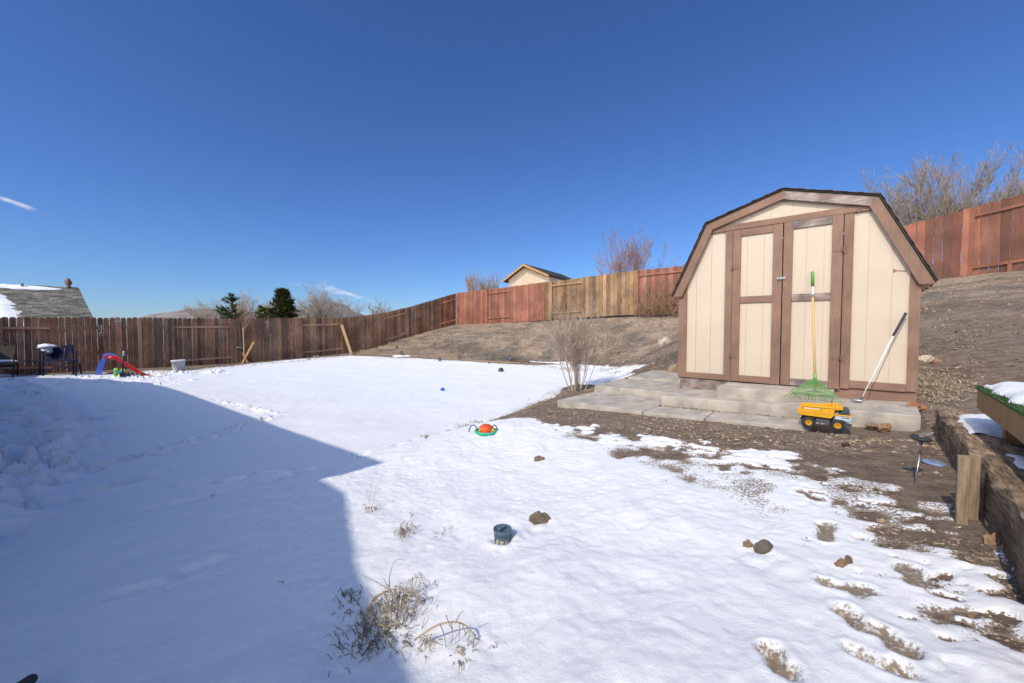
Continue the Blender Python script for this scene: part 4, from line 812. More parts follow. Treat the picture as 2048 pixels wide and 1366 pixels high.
# ------------------------------------------------------------ rocks
def rock(px, py, wpx, hpx, label, col=(1, 1, 1), seed=1, group=None, rough=.28, z=None, flat=True):
    q = GS(px, py) if z is None else onz(px, py, z); Y = (q-C0).dot(FW); w = wpx/F*Y/2; h = hpx/F*Y
    mb = MB(); mb.blob(q+Vector((0, 0, h*.10)), (w*.95, w*.55, h*.70), seed, rough*1.25, 3, col, 1.5, True, YAW+.3*(seed % 3-1))
    return solo(mb, 'rock', 'rock', q, label, 'rock', group)
rock(1079, 1041, 44, 20, 'angular brown rock sitting in sunlit snow beside the round lantern', (.62, .58, .52), 1)
rock(1527, 1098, 44, 24, 'smooth dark grey rock in snow, larger of a pair of two', (.55, .57, .56), 2, rough=.12)
rock(1495, 1092, 18, 16, 'small brown rock touching the smooth dark grey one in the snow', (.9, .72, .5), 3)
rock(1682, 1130, 22, 17, 'tan broken rock in the snow above the long muddy footprint', (.95, .75, .55), 4)
rock(1697, 1124, 18, 16, 'grey-brown rock right beside a tan broken one in the snow', (.6, .55, .48), 14)
rock(1078, 920, 22, 9, 'flat grey-tan rock on snow in front of the ring toy', (.85, .8, .7), 5)
rock(1330, 688, 27, 14, 'pale whitish rock on the dirt slope left of the shed', (1.7, 1.65, 1.55), 6)
rock(1081, 711, 11, 8, 'small pale rock low on the dirt slope behind the dead bush', (1.5, 1.35, 1.1), 7)
rock(1350, 746, 34, 22, 'rounded tan boulder at the left rear corner of the shed', (1.1, .95, .8), 8, rough=.12)
rock(1027, 644, 12, 10, 'pinkish rock at the foot of the red fence', (1.5, 1.15, 1.0), 9)
rock(1068, 641, 20, 6, 'long pale rock at the foot of the red fence near the tan boards', (1.4, 1.25, 1.1), 10)
rock(984, 645, 13, 5, 'low pale rock under the railed red fence panel', (1.4, 1.25, 1.1), 11)
rock(953, 647, 9, 4, 'tiny pale rock nearest the fence corner', (1.4, 1.25, 1.1), 12)
rock(1832, 815, 42, 10, 'flat reddish stone on the right end of the long concrete platform', (1.1, .6, .42), 13, z=.70)
rock(1752, 816, 12, 9, 'small white stone on the platform left of another white stone', (1.8, 1.7, 1.6), 15, z=.69)
rock(1791, 815, 13, 8, 'small white stone on the platform beside the flat reddish stone', (1.8, 1.7, 1.65), 16, z=.70)
rock(1808, 846, 30, 14, 'pale tan stone on the dirt in front of the platform end', (1.3, 1.15, .95), 17)
rock(1768, 856, 24, 12, 'orange-tan stone on the dirt right of the toy truck', (1.25, .85, .6), 18)
rock(1745, 852, 26, 10, 'flat grey stone closest to the front of the toy truck', (1.0, .9, .8), 19)
rock(1872, 858, 18, 14, 'pinkish stone at the far foot of the big timber', (1.0, .75, .65), 20)
rock(1850, 722, 26, 14, 'white rubble stone on the ground behind the right shed corner', (1.9, 1.85, 1.8), 21)
rock(1872, 724, 22, 9, 'pink flat stone next to the white rubble behind the shed', (1.4, .9, .8), 22)
rock(1908, 1014, 16, 10, 'pale pebble-like stone at the foot of the wooden stakes', (1.3, 1.15, 1.0), 23)
rock(1761, 1044, 15, 9, 'light round stone in the bare dirt gap of the melting snow', (1.5, 1.35, 1.15), 24)
rock(1985, 1085, 34, 22, 'tan broken stone by the twisted fabric strip along the timber', (1.2, .95, .7), 25)
rock(1240, 858, 14, 9, 'grey stone on the dirt just in front of the middle slabs', (1.0, .95, .85), 26)
rock(617, 719, 10, 4, 'pale stone at the fence foot left of the railed panel', (1.3, 1.2, 1.1), 27)
rock(632, 716, 14, 6, 'pale grey stone at the fence foot under the bottom rail', (1.1, 1.1, 1.1), 28)
rock(1692, 893, 22, 8, 'dark clod lying on the dirt in front of the toy truck', (.25, .2, .16), 29)
# ------------------------------------------------------------ gravel and chips (uncountable)
rg = random.Random(77); mb = MB(); OCT = [Vector(v) for v in ((1, 0, 0), (0, 1, 0), (-1, 0, 0), (0, -1, 0), (0, 0, 1), (0, 0, -1))]; OF = [(0, 1, 4), (1, 2, 4), (2, 3, 4), (3, 0, 4), (1, 0, 5), (2, 1, 5), (3, 2, 5), (0, 3, 5)]
CW = Matrix.Rotation(0, 3, 'Z')
def pebble(x, y, s, col, z=None):
    if z is None and -3.5 < x < .42 and 4.72 < y < 8.0 and not (x > -3.3 and y > 5.99): return
    if y < 3.6 and x > -4: s = min(s*.75, .014)
    z = T1(x, y) if z is None else z; r = rg.uniform(0, 6.28); c, n = math.cos(r), math.sin(r); sx, sy, sz = s*rg.uniform(.7, 1.5), s*rg.uniform(.5, 1), s*rg.uniform(.25, .6); tl = rg.uniform(-.3, .3)
    vs = []
    for v in OCT:
        q = Vector((v.x*sx, v.y*sy, v.z*sz+v.x*sx*tl)); k = rg.uniform(.75, 1.2); vs.append((x+(q.x*c-q.y*n)*k, y+(q.x*n+q.y*c)*k, z+s*.12+q.z*k))
    mb.add(vs, OF, col)
def pcol():
    k = rg.uniform(.5, 1.9); t = rg.random()
    return (k*1.0, k*(.82+.15*t), k*(.62+.3*t))
for i in range(17000):
    x = rg.uniform(-4.1, .44); y = rg.uniform(1.4, 6.0) if rg.random() < .8 else rg.uniform(4, 5.3)
    pebble(x, y, min(.035, .005+rg.expovariate(1/.0045)), pcol())
for i in range(4500): x = rg.uniform(-.3, .45); pebble(x, rg.uniform(1.2, 4.8), min(.03, .005+rg.expovariate(1/.005)), pcol())
for i in range(9000): x = rg.uniform(-8, 3.5); y = rg.uniform(6.5, 16.5); pebble(x, y, min(.06, .008+rg.expovariate(1/.007)), pcol())
for i in range(6000): x = rg.uniform(-19.5, -6); y = rg.uniform(11.5, 16.6); pebble(x, y, min(.07, .012+rg.expovariate(1/.01)), pcol())
for i in range(900): x = rg.uniform(-19.8, -17.8); y = rg.uniform(1, 11); pebble(x, y, min(.07, .012+rg.expovariate(1/.012)), pcol())
for i in range(260): x = rg.uniform(-2, -.2); pebble(x, rg.uniform(5.1, 5.2), rg.uniform(.005, .014), pcol(), z=T1(x, 5.15)-.0)
for i in range(220): pebble(rg.uniform(-2, .35), rg.uniform(5.22, 5.9), rg.uniform(.003, .008), pcol(), z=.615+.0*i)
mb.build('gravel', 'rock'); tag(bpy.data.objects['gravel'], 'small pale stones and chips strewn over the brown dirt', 'gravel', kind='stuff')
# ------------------------------------------------------------ dry grass
def blade(mb, q, d, l, w, col, droop=.4):
    s = d.cross(UP); s = s.normalized()*w if s.length > 1e-4 else RT*w
    m_ = q+d*l*.55; e = q+d*l*.9+Vector((d.x, d.y, -.6))*l*droop*.5
    mb.add([q-s, q+s, m_+s*.7, m_-s*.7, e], [(0, 1, 2, 3), (3, 2, 4)], col)
def tuft(mb, x, y, n, l, spread, z=None, w=.002, cols=None, i0=.1, i1=1.2):
    z = SZ(x, y)-.015 if z is None else z
    for i in range(n):
        t = rg.uniform(0, 6.28); r = rg.random()**.6*spread; q = Vector((x+math.cos(t)*r, y+math.sin(t)*r, z)); k = rg.uniform(.6, 1.4)*(cols or 1)
        an = rg.uniform(0, 6.28); inc = rg.uniform(i0, i1); d = Vector((math.cos(an)*math.sin(inc), math.sin(an)*math.sin(inc), math.cos(inc)))
        blade(mb, q, d, l*rg.uniform(.5, 1.2), w, (k, k*.95, k*.85), rg.uniform(0, .8))
mb = MB()
edge = gp([(842, 880), (870, 872), (918, 858), (960, 848), (1000, 838), (1040, 824), (1075, 808), (1100, 798), (1125, 785), (1140, 780)])
for k in range(len(edge)-1):
    (x0, y0), (x1, y1) = edge[k], edge[k+1]; L_ = math.hypot(x1-x0, y1-y0)
    for i in range(int(L_*(70 if k > 1 else 22))):
        t = rg.random(); wd = .05+.10*(k/len(edge)); tuft(mb, x0+(x1-x0)*t+rg.gauss(0, wd), y0+(y1-y0)*t+rg.gauss(0, wd*.7), 9, .075, .035)
for (p0, p1, n, sp_) in [((1060, 733), (1250, 736), 120, .14), ((760, 716), (1000, 729), 150, .22), ((1000, 727), (1150, 729), 90, .14), ((400, 740), (700, 714), 160, .16), ((1200, 737), (1290, 728), 60, .25), ((1290, 732), (1320, 730), 40, .15), ((1118, 790), (1210, 772), 70, .12), ((1215, 752), (1240, 748), 14, .08), ((300, 757), (420, 742), 30, .15)]:
    q0, q1 = G(*p0), G(*p1)
    for i in range(n):
        t = rg.random(); x, y = q0.x+(q1.x-q0.x)*t+rg.gauss(0, sp_), q0.y+(q1.y-q0.y)*t+rg.gauss(0, sp_); tuft(mb, x, y, 9, .08, .07, w=.004)
for i in range(9000):       # thin dead growth on the slope
    x = rg.uniform(-19, 4.5); y = rg.uniform(11.8 if x < -5 else 8.5, 16.5)
    if vn(np.array(x*.7), np.array(y*.9), 5) < .35: continue
    tuft(mb, x, y, 4, .07, .10, z=T1(x, y)-.005, w=.0035, cols=rg.choice((1.3, .9, .5, .3)))
for i in range(260):        # straw heap right of the shed
    q = G(1880+rg.gauss(0, 28), 775+rg.gauss(0, 18)); tuft(mb, q.x, q.y, 8, .10, .12, z=T1(q.x, q.y)+.01, w=.0026, cols=1.6, i0=1.0, i1=1.5)
mb.build('dry_grass', 'straw'); tag(bpy.data.objects['dry_grass'], 'matted dry yellow-brown grass along the lawn edge and slope', 'grass', kind='stuff')
# ------------------------------------------------------------ bare shrubs and trees
def grow(mb, p, d, l, r, lev, rr, n=3, bend=.25, up=.15, kr=.62, kl=.68, col=(1, 1, 1), sides=4, seg=4, minr=.0015, ang=(.3, .8)):
    path = [p]; rad = [r]; q = p.copy(); dd = d.normalized(); pts = []
    for i in range(seg):
        dd = (dd+Vector((rr.uniform(-1, 1), rr.uniform(-1, 1), rr.uniform(-1, 1)))*bend+UP*up).normalized(); q = q+dd*(l/seg); path.append(q); rad.append(max(minr, r*(1-.5*(i+1)/seg))); pts.append((q, dd, rad[-1]))
    k = rr.uniform(.75, 1.25); mb.tube(path, rad, sides if lev > 0 else 3, (col[0]*k, col[1]*k, col[2]*k), cap=False)
    if lev <= 0: return
    for i in range(n):
        q, d0, r0 = pts[rr.randrange(0 if lev < 3 else 1, seg)]; ax = d0.orthogonal().normalized(); ax.rotate(Matrix.Rotation(rr.uniform(0, 6.28), 3, d0)); nd = d0.copy(); nd.rotate(Matrix.Rotation(rr.uniform(*ang), 3, ax))
        grow(mb, q, nd, l*kl*rr.uniform(.7, 1.15), max(minr, r0*kr), lev-1, rr, n, bend, up, kr, kl, col, sides, seg, minr, ang)
def shrub(name, label, cat, base, H_, stems, seed, col, r, lev=3, n=3, spread=.5, bend=.15, up=.06, minr=.002, group=None, m='twig', l0=.55, ang=(.25, .7), rb=.15):
    rr = random.Random(seed); root = thing(name, label, cat, base, group); tr_ = MB(); 
    mb = MB()
    for i in range(stems):
        t = rr.uniform(0, 6.28); inc = rr.uniform(0.02, spread); d = Vector((math.cos(t)*math.sin(inc), math.sin(t)*math.sin(inc), math.cos(inc))); p = base+Vector((math.cos(t)*rb*rr.random(), math.sin(t)*rb*rr.random(), -.03))
        grow(mb, p, d, H_*l0*rr.uniform(.8, 1.2), r*rr.uniform(.7, 1.2), lev, rr, n, bend, up, .62, .62, col, 5, 4, minr, ang)
    mb.build('branches', m, root); return root
q = G(1155, 783)
bs = shrub('bare_bush', 'leafless grey many-stemmed bush beside the concrete slabs', 'bush', q, 1.6, 24, 5, (2.1, 2.0, 1.95), .011, 3, 4, .50, .10, .07, .0028, rb=.17, l0=.54, ang=(.2, .6))
mb = MB()
for i in range(120):
    t = rg.uniform(0, 6.28); r_ = rg.uniform(.0, .3); s = q+Vector((math.cos(t)*r_*1.1+.06, math.sin(t)*r_, .0)); d = Vector((rg.uniform(-1, 1), rg.uniform(-1, 1), rg.uniform(-.1, .7))).normalized(); mb.tube([s, s+d*.1, s+d*.2+Vector((0, 0, -.03))], [.003, .002, .0012], 3, (.8, .75, .7), cap=False)
mb.build('twig_litter', 'twig', bs)
# cane shrub overgrowing fence 2
q = G(1322, 632); cb = thing('overgrown_shrub', 'tangled straw-coloured cane shrub climbing the red fence panel left of the shed', 'bush', q)
rr = random.Random(9); mb = MB()
for i in range(46):
    s = q+Vector((rr.gauss(0, .55), rr.uniform(-.25, .15), -.05)); d = Vector((rr.uniform(-.7, .7), rr.uniform(-.4, .25), 1)).normalized(); grow(mb, s, d, rr.uniform(.6, 1.5), .012, 2, rr, 3, .25, .02, .6, .55, (1.3, 1.05, .8), 4, 5, .005, (.3, .9))
mb.build('branches', 'twig', cb); mb = MB()
for i in range(1500):
    s = q+Vector((rr.gauss(0, .6), rr.uniform(-.5, .1), abs(rr.gauss(0, .22)))); s.z = max(s.z, T1(s.x, s.y)); d = Vector((rr.uniform(-1, 1), rr.uniform(-1, 1), rr.uniform(-.2, 1))).normalized(); k = rr.uniform(.5, 1.1); blade(mb, s, d, .16, .006, (k, k*.8, k*.6))
mb.build('dead_leaves', 'straw', cb)
q = G(1150, 640); q = onb(1135, 640, 16.4); q.z = T1(q.x, q.y)
shrub('vine_stems', 'thin bare stems hanging over the railed tan fence panel', 'bush', q, 1.9, 6, 15, (1.2, 1.05, .85), .012, 3, 3, .6, .3, 0.02, .005)
# shrubs beyond fence 2
q = onY(1245, 560, 21); q.z = 2.6
shrub('bare_shrub', 'reddish leafless shrub standing behind the tan fence boards', 'bush', q, 3.3, 16, 21, (1.3, .95, .92), .028, 3, 4, .7, .14, .10, .0065, rb=.6, l0=.58)
q = onY(1905, 430, 15.5); q.z = 3.3
shrub('bare_shrub', 'wide grey leafless shrub behind the right fence, with dried leaves', 'bush', q, 4.5, 38, 22, (1.2, 1.22, 1.3), .032, 4, 4, .62, .15, .09, .0055, rb=1.6, l0=.46)
qq = q; mb = MB(); rr = random.Random(2)
obj_ = [o for o in COL.objects if o.name.startswith('branches')][-1]
vsrc = obj_.data.vertices; nv = len(vsrc)
for i in range(3000):
    s = Vector(vsrc[rr.randrange(nv)].co)+qq; d = Vector((rr.uniform(-1, 1), rr.uniform(-1, 1), rr.uniform(-1, 1))).normalized(); k = rr.uniform(.3, .9)
    if s.z > qq.z+.9: blade(mb, s, d, .05, .011, (k*.7, k*.6, k*.6))
mb.build('dried_leaves', 'straw', obj_.parent)
q = onY(2062, 430, 14.0); q.z = 3.2
shrub('bare_sapling', 'thin dark bare sapling at the right edge behind the red fence', 'tree', q, 3.6, 3, 31, (.6, .45, .42), .022, 2, 4, .22, .1, .08, .006, rb=.15, l0=.6)
for k, (x, lab) in enumerate(((943, 'leftmost of three pale poplars beyond the fence corner'), (968, 'middle one of three pale poplars beyond the fence corner'), (992, 'rightmost of three pale poplars, next to the cream outbuilding'))):
    q = onY(x, 600, 55); q.z = 2.0; shrub('poplar_tree', lab, 'tree', q, 5.2 if k else 4.9, 4, 40+k, (1.7, 1.55, 1.45), .05, 3, 6, .08, .10, .25, .012, group='pale poplars in the distance', rb=.3, l0=.6, ang=(.15, .45))
def btree(name, label, px, pyb, Y, ytop, seed, col, spread=.7, minr=.02, stems=3, lev=4, group=None):
    q = onY(px, pyb, Y); q.z = -.8; H_ = (onY(px, ytop, Y).z+.8)*1.12; root = thing(name, label, 'tree', q, group); rr = random.Random(seed); t = MB(); tt = [q+Vector((0, 0, -.2)), q+Vector((.1, .05, H_*.14)), q+Vector((.05, .15, H_*.25))]; t.tube(tt, [H_*.03, H_*.025, H_*.02], 8, col); t.build('trunk', 'bark', root)
    mb = MB()
    for i in range(stems*4):
        a_ = rr.uniform(0, 6.28); inc = rr.uniform(.1, spread); d = Vector((math.cos(a_)*math.sin(inc), math.sin(a_)*math.sin(inc), math.cos(inc))); grow(mb, tt[-1]-Vector((0, 0, rr.uniform(0, H_*.08))), d, H_*.42*rr.uniform(.7, 1.1), H_*.011, lev-1, rr, 5, .18, .05, .6, .62, col, 4, 4, minr, (.3, .85))
    mb.build('crown', 'twig', root)
GT = 'bare trees beyond the left fence'
btree('bare_tree', 'low bare tree beyond the fence, left of the open-branched conifer', 392, 640, 60, 604, 51, (1.6, 1.72, 1.9), 1.0, .011, group=GT)
btree('bare_tree', 'bare tree rising directly behind the open-branched conifer', 478, 640, 62, 592, 52, (1.6, 1.72, 1.9), 1.0, .011, group=GT)
btree('bare_tree', 'bare tree between the two dark conifers beyond the fence', 522, 640, 66, 603, 53, (1.6, 1.72, 1.9), 1.0, .011, group=GT)
btree('bare_tree', 'widest bare tree, right of the dense conifer beyond the fence', 628, 640, 50, 586, 54, (1.6, 1.72, 1.9), 1.0, .011, 4, group=GT)
btree('bare_tree', 'bare tree in front of the distant hill, beyond the fence', 672, 640, 58, 594, 55, (1.6, 1.72, 1.9), 1.0, .011, group=GT)
btree('bare_tree', 'small sparse bare tree beyond the fence, right of the distant hill', 752, 640, 60, 612, 56, (1.4, 1.25, 1.1), .5, .016, 1, group=GT)
def conifer(name, label, px, Y, ytop, wpx, seed, dense, col):
    q = onY(px, 640, Y); top = onY(px, ytop, Y).z; q.z = -.8; H_ = top-q.z; W_ = wpx/F*Y/2; root = thing(name, label, 'tree', q); rr = random.Random(seed)
    t = MB(); t.tube([q, q+Vector((0, 0, H_*.97))], [H_*.03, .02], 7, (1, 1, 1)); t.build('trunk', 'bark', root); mb = MB(); vis = 1.6
    nb = 170 if dense else 42
    for i in range(nb):
        f = rr.random()**.8; z = H_*(1-f*.75); rad = W_*min(1, (f*1.6+.16))*rr.uniform(.8, 1.2) if dense else W_*(f**.8)*1.5*rr.uniform(.6, 1.1); a_ = rr.uniform(0, 6.28); d = Vector((math.cos(a_), math.sin(a_), .5 if not dense else .3)); s = q+Vector((0, 0, z)); e = s+d*rad
        if not dense: mb.tube([s, e], [.04, .02], 3, (.8, .7, .5))
        nl = 60 if dense else 46
        for j in range(nl):
            u = rr.uniform(.25, 1.05); c = s.lerp(e, u)+Vector((rr.gauss(0, .12), rr.gauss(0, .12), rr.gauss(0, .10)))*(1 if dense else .7); dd = (d+Vector((rr.uniform(-1, 1), rr.uniform(-1, 1), rr.uniform(-.3, 1)))).normalized(); k = rr.uniform(.5, 1.8)
            cc = col if rr.random() < .8 or not dense else (1.8, 1.0, .6); blade(mb, c, dd, .32, .07 if dense else .055, (cc[0]*k, cc[1]*k, cc[2]*k), .1)
    mb.build('crown', 'needle', root)
conifer('conifer_tree', 'dark green open-branched conifer peeking over the left fence', 464, 42, 589, 56, 61, False, (1.0, 1.25, 1.1))
conifer('conifer_tree', 'dense brownish-green cone-shaped conifer peeking over the left fence', 566, 42, 579, 48, 62, True, (1.1, 1.0, .8))
conifer('conifer_tree', 'low yellow-green evergreen just left of the dense conifer', 524, 44, 612, 32, 63, False, (2.4, 2.4, 1.0))
# ------------------------------------------------------------ neighbours' buildings
# left house with snow on its roof
h1 = thing('neighbour_house', 'grey-shingled house with melting snow on its roof beyond the left fence', 'house', (-40, -6, -.5))
E = onY(157, 575, 28); D = Vector((0, -1, 0)); E2 = E+Vector((.0, -16, 0)); e0 = ona(196, 655, E.x+4.6); e1 = e0+Vector((0, -16.3, 0)); bk = Vector((E.x-4.6, E.y+.6, e0.z)); bk2 = bk+Vector((0, -16, 0))
nrm = (E2-E).cross(e0-E).normalized(); nrm = nrm if nrm.z > 0 else -nrm
mb = MB(); mb.prism([E, E2, e1, e0], -nrm*.15, (1, 1, 1)); mb.prism([E, bk, bk2, E2], Vector((.1, 0, -.15)), (1, 1, 1)); rf = mb.build('roof', 'shingle', h1)
mb = MB(); rr = random.Random(5); sdn = (e0-E); sl_ = sdn.length; sdn.normalize(); n_ = int(sl_/.16)
for k in range(n_):
    s = 0
    while s < 15.9:
        w = rr.uniform(.25, .6); p_ = E+sdn*(k*.16)+Vector((0, -s, 0)); hgt = rr.uniform(.008, .02); c_ = rr.uniform(.65, 1.7); a0 = p_+nrm*.004; a1 = p_+Vector((0, -w+.01, 0))+nrm*.004; b0 = a0+sdn*.165+nrm*hgt; b1 = a1+sdn*.165+nrm*hgt
        mb.add([a0, a1, b1, b0, b0-nrm*hgt, b1-nrm*hgt], [(0, 1, 2, 3), (3, 2, 5, 4)], (c_, c_*.96, c_*.86)); s += w
mb.build('shingles', 'shingle', rf)
# snow on roof
mb = MB(); ns, nl_ = 70, 170; vs = []
for i in range(ns+1):
    for j in range(nl_+1):
        u = i/ns*sl_; s = j/nl_*15.8; p_ = E+sdn*u+Vector((0, -s, 0))
        lim = 2.4+ (1.3*(1-u/sl_)*0)+.5*mnoise.noise(Vector((u*1.6, s*.3, 2)))+.25*mnoise.noise(Vector((u*6, s*1.5, 7)))
        # bare right part; snow strip just under the ridge and a field to the left
        strip = .32-abs(u-.35)*1.0+.15*mnoise.noise(Vector((s*1.3, u*3, 1)))-.25*max(0, 1.9-s)
        field = (s-3.1-.30*max(0, 2.4-u)+.5*mnoise.noise(Vector((u*1.2, s*.5, 4)))+.25*mnoise.noise(Vector((u*9, s*2, 6))))*.5 - .25*max(0, 1-abs(u-1.15)/.45)
        hh = max(strip, field); vs.append(p_+nrm*(min(.07, hh*.3) if hh > 0 else max(-.05, hh*.3)))
mb.add(vs, [(i*(nl_+1)+j, (i+1)*(nl_+1)+j, (i+1)*(nl_+1)+j+1, i*(nl_+1)+j+1) for i in range(ns) for j in range(nl_)], (0, 1, 0), True); mb.build('roof_snow', 'snowm', rf)
mb = MB(); mb.prism([(bk.x+.5, E.y-.1, -1), (e0.x-.5, E.y-.1, -1), (e0.x-.5, E.y-.1, e0.z+.15), (E.x, E.y-.1, E.z-.25), (bk.x+.5, E.y-.1, e0.z+.15)], (0, -15.5, 0), (.62, .6, .55)); mb.build('wall', 'dull', h1)
v0 = E+Vector((0, -1.05+.55, 0)); 
pv = onY(44, 566, 26.2); mb = MB(); q = E+Vector((0, -4.1, -.1)); pp = ona(44, 572, E.x+.3); mb.tube([(pp.x, pp.y, pp.z-.3), (pp.x, pp.y, pp.z+.18)], .07, 10, (.16, .2, .17)); mb.build('vent_pipe', 'dull', h1)
pp = ona(137, 574, E.x+.1); mb = MB(); mb.tube([(pp.x, pp.y, pp.z-.2), (pp.x, pp.y, pp.z+.12)], [.16, .1], 10, (.12, .1, .09)); mb.blob((pp.x, pp.y, pp.z+.34), (.17, .17, .28), 4, .2, 2, (.16, .10, .08)); mb.build('roof_turbine', 'dull', h1)
# cream outbuilding
h2 = thing('neighbour_outbuilding', 'cream gabled outbuilding with dark roof behind the red fence', 'building', onY(1060, 600, 40))
Yh = 38.0
ap = onY(1047, 527, Yh); el = onY(1004, 561, Yh); er = onY(1097, 549, Yh)
gd = (er-el); gd.z = 0; gd.normalize(); gd = Vector((1, 0, 0))
wl = ona(1047, 527, 0) if 0 else ap
hw = 2.35; ap0 = ap; elz = el.z; erz = er.z; ez = (elz+erz)/2-.05
# gable end faces the camera-left; ridge runs away to the right
gx = (RT*1.0+FW*-.35).normalized(); rd = (RT*.60+FW*1.0).normalized()
l_ = el-ap; l_ = Vector((l_.x, l_.y, 0)); 
Lp = Vector((el.x, el.y, ez)); Rp = Vector((er.x, er.y, er.z)); Lp.z = el.z; far = rd*9
mb = MB(); mb.prism([ap, Lp, Lp-UP*.14, ap-UP*.14], far, (.7, .8, .75)); mb.prism([ap+Vector((0, 0, .002)), Rp, Rp-UP*.14, ap-UP*.14], far, (.75, .9, .85)); mb.build('roof', 'darkshingle', h2)
mb = MB()
for P_ in (Lp, Rp): mb.prism([ap-UP*.02-rd*.04, P_-UP*.02-rd*.04, P_-UP*.22-rd*.04, ap-UP*.25-rd*.04], rd*.035, (1, .85, .7))
mb.build('fascia', 'palewood', h2)
iL = Lp.lerp(Vector((ap.x, ap.y, Lp.z)), .18); iR = Rp.lerp(Vector((ap.x, ap.y, Rp.z)), .06)
mb = MB(); o_ = rd*.5; tz = lambda p_, q_, t: p_.z+(q_.z-p_.z)*t
mb.prism([Vector((iL.x, iL.y, 2))+o_, Vector((iR.x, iR.y, 2))+o_, Vector((iR.x, iR.y, tz(Rp, ap, .06)-.16))+o_, ap-UP*.18+o_, Vector((iL.x, iL.y, tz(Lp, ap, .18)-.16))+o_], rd*8, (1, 1, 1)); mb.build('wall', 'cream', h2)
# photographer's house: stands behind and left of the camera and shades the snow
edge_px = [(-60, 757), (120, 756), (250, 760), (300, 768), (360, 782), (470, 822), (600, 868), (700, 902), (768, 925), (640, 958), (690, 985), (700, 1045), (715, 1130), (760, 1240), (832, 1366)]
HR = 4.0; fr = []
for x, y in edge_px:
    g_ = GS(x, y); t = (HR-g_.z)/(-LDIR.z); q = g_-LDIR*t; fr.append((q.x, q.y))
fr = [(fr[0][0]-6, fr[0][1]-2)]+fr+[(fr[-1][0]+1.5, fr[-1][1]-.8), (6, fr[-1][1]-1.6)]
hs = thing('house', 'house behind the camera whose roof shades the left of the snow', 'house', (-8, -6, 0))
back = [(6, -14), (fr[0][0], -14)]
mb = MB(); mb.prism([(x, y, HR-.12) for x, y in fr+back], (0, 0, .12), (1, 1, 1)); 
x0_, x1_ = fr[0][0]+2, 4.5
mb.add([(x0_, -13.8, HR+.13), (x1_, -13.8, HR+.13), (x1_, -5.2, HR+.13), (x0_, -5.2, HR+.13), (x0_+3, -9.5, HR+1.4), (x1_-3, -9.5, HR+1.4)], [(0, 1, 5, 4), (1, 2, 5), (2, 3, 4, 5), (3, 0, 4)]); mb.build('roof', 'shingle', hs)
mb = MB(); mb.box((fr[0][0]+1, -13.5, -.2), (5.5, -4.4 if min(y for x, y in fr[4:])-.45 > -4.4 else min(y for x, y in fr[4:])-.45, HR-.121), (.62, .58, .5)); mb.build('wall', 'dull', hs)
# ------------------------------------------------------------ things by the left fence
def Wp(px, py, Y): return onY(px, py, Y)
Yc = 11.4; RD = ray(190, 700); RD.z = 0; RD.normalize()
NV = (.012, .016, .045)
dc = thing('folding_chair', 'navy folding director chair with a lump of snow on its backrest and a side tray', 'chair', GS(118, 754))
dz = RD*.5
def bar(mb, pts, r, col, Y, k=6): mb.tube([Wp(x, y, Y) for x, y in pts], r, k, col)
for (x, y0) in ((86, 706), (152, 706)):
    mb = MB(); bar(mb, [(x, y0-4), (x, 753)], .022, NV, Yc); mb.build('leg', 'dull', dc)
for (x, y0) in ((79, 690), (146, 690)):
    mb = MB(); bar(mb, [(x, y0), (x+1, 752)], .022, NV, Yc+.45); mb.build('leg', 'dull', dc)
for pts in ([(84, 721), (155, 742)], [(84, 745), (150, 720)]):
    mb = MB(); bar(mb, pts, .02, NV, Yc); mb.build('cross_brace', 'dull', dc)
mb = MB(); mb.prism([Wp(x, y, Yc) for x, y in ((84, 720), (150, 720), (150, 723), (84, 723))], RD*.45, NV); mb.build('seat', 'fabric', dc)
for x in (83, 153):
    mb = MB(); mb.prism([Wp(x-3.5, 703, Yc-.02), Wp(x+3.5, 703, Yc-.02), Wp(x+3.5, 706, Yc-.02), Wp(x-3.5, 706, Yc-.02)], RD*.5, NV); mb.build('armrest', 'dull', dc)
bk_ = [(79, 690), (90, 693), (100, 694), (115, 695), (128, 692), (138, 689), (148, 689), (148, 697), (140, 705), (136, 712), (134, 720), (94, 720), (92, 712), (86, 704), (79, 702)]
mb = MB(); mb.prism([Wp(x, y, Yc+.4) for x, y in bk_], RD*.03, NV); mb.build('backrest', 'fabric', dc)
mb = MB()
for x in (99.5, 128.5): bar(mb, [(x+1, 696), (x-.5, 719)], .008, (.25, .27, .32), Yc+.39)
mb.build('piping', 'fabric', dc)
mb = MB(); mb.prism([Wp(x, y, Yc) for x, y in ((48, 721), (82, 721), (82, 724), (50, 724))], RD*.35, (.01, .012, .02)); bar(mb, [(68, 724), (80, 732)], .01, NV, Yc+.05); mb.build('side_tray', 'dull', dc)
mb = MB(); c = Wp(92, 693, Yc+.3); mb.blob(c, (.22, .14, .08), 3, .3, 3, (0, 1, 0), 1.5, False, YAW); mb.blob(Wp(95, 701, Yc+.3), (.10, .10, .10), 6, .3, 3, (0, 1, 0), 1.5, False); mb.build('snow_lump', 'snowm', dc)
pc = thing('patio_chair', 'brown sling patio chair with snow on its seat at the left edge', 'chair', GS(15, 756)); Yp = 11.0; DK = (.02, .018, .018)
mb = MB(); mb.tube([Wp(-38, 755, Yp+.3), Wp(-40, 688, Yp+.55), Wp(-10, 686, Yp+.55), Wp(15, 687, Yp+.55), Wp(32, 690, Yp+.55), Wp(31, 720, Yp+.4)], .014, 6, DK); mb.build('back_frame', 'metal', pc).data.materials[0] = M['dull']
mb = MB(); mb.prism([Wp(x, y, Yp+.52) for x, y in ((-36, 692), (30, 692), (27, 722), (-34, 722))], RD*.012+UP*0, (.075, .062, .052)); mb.build('sling_back', 'fabric', pc)
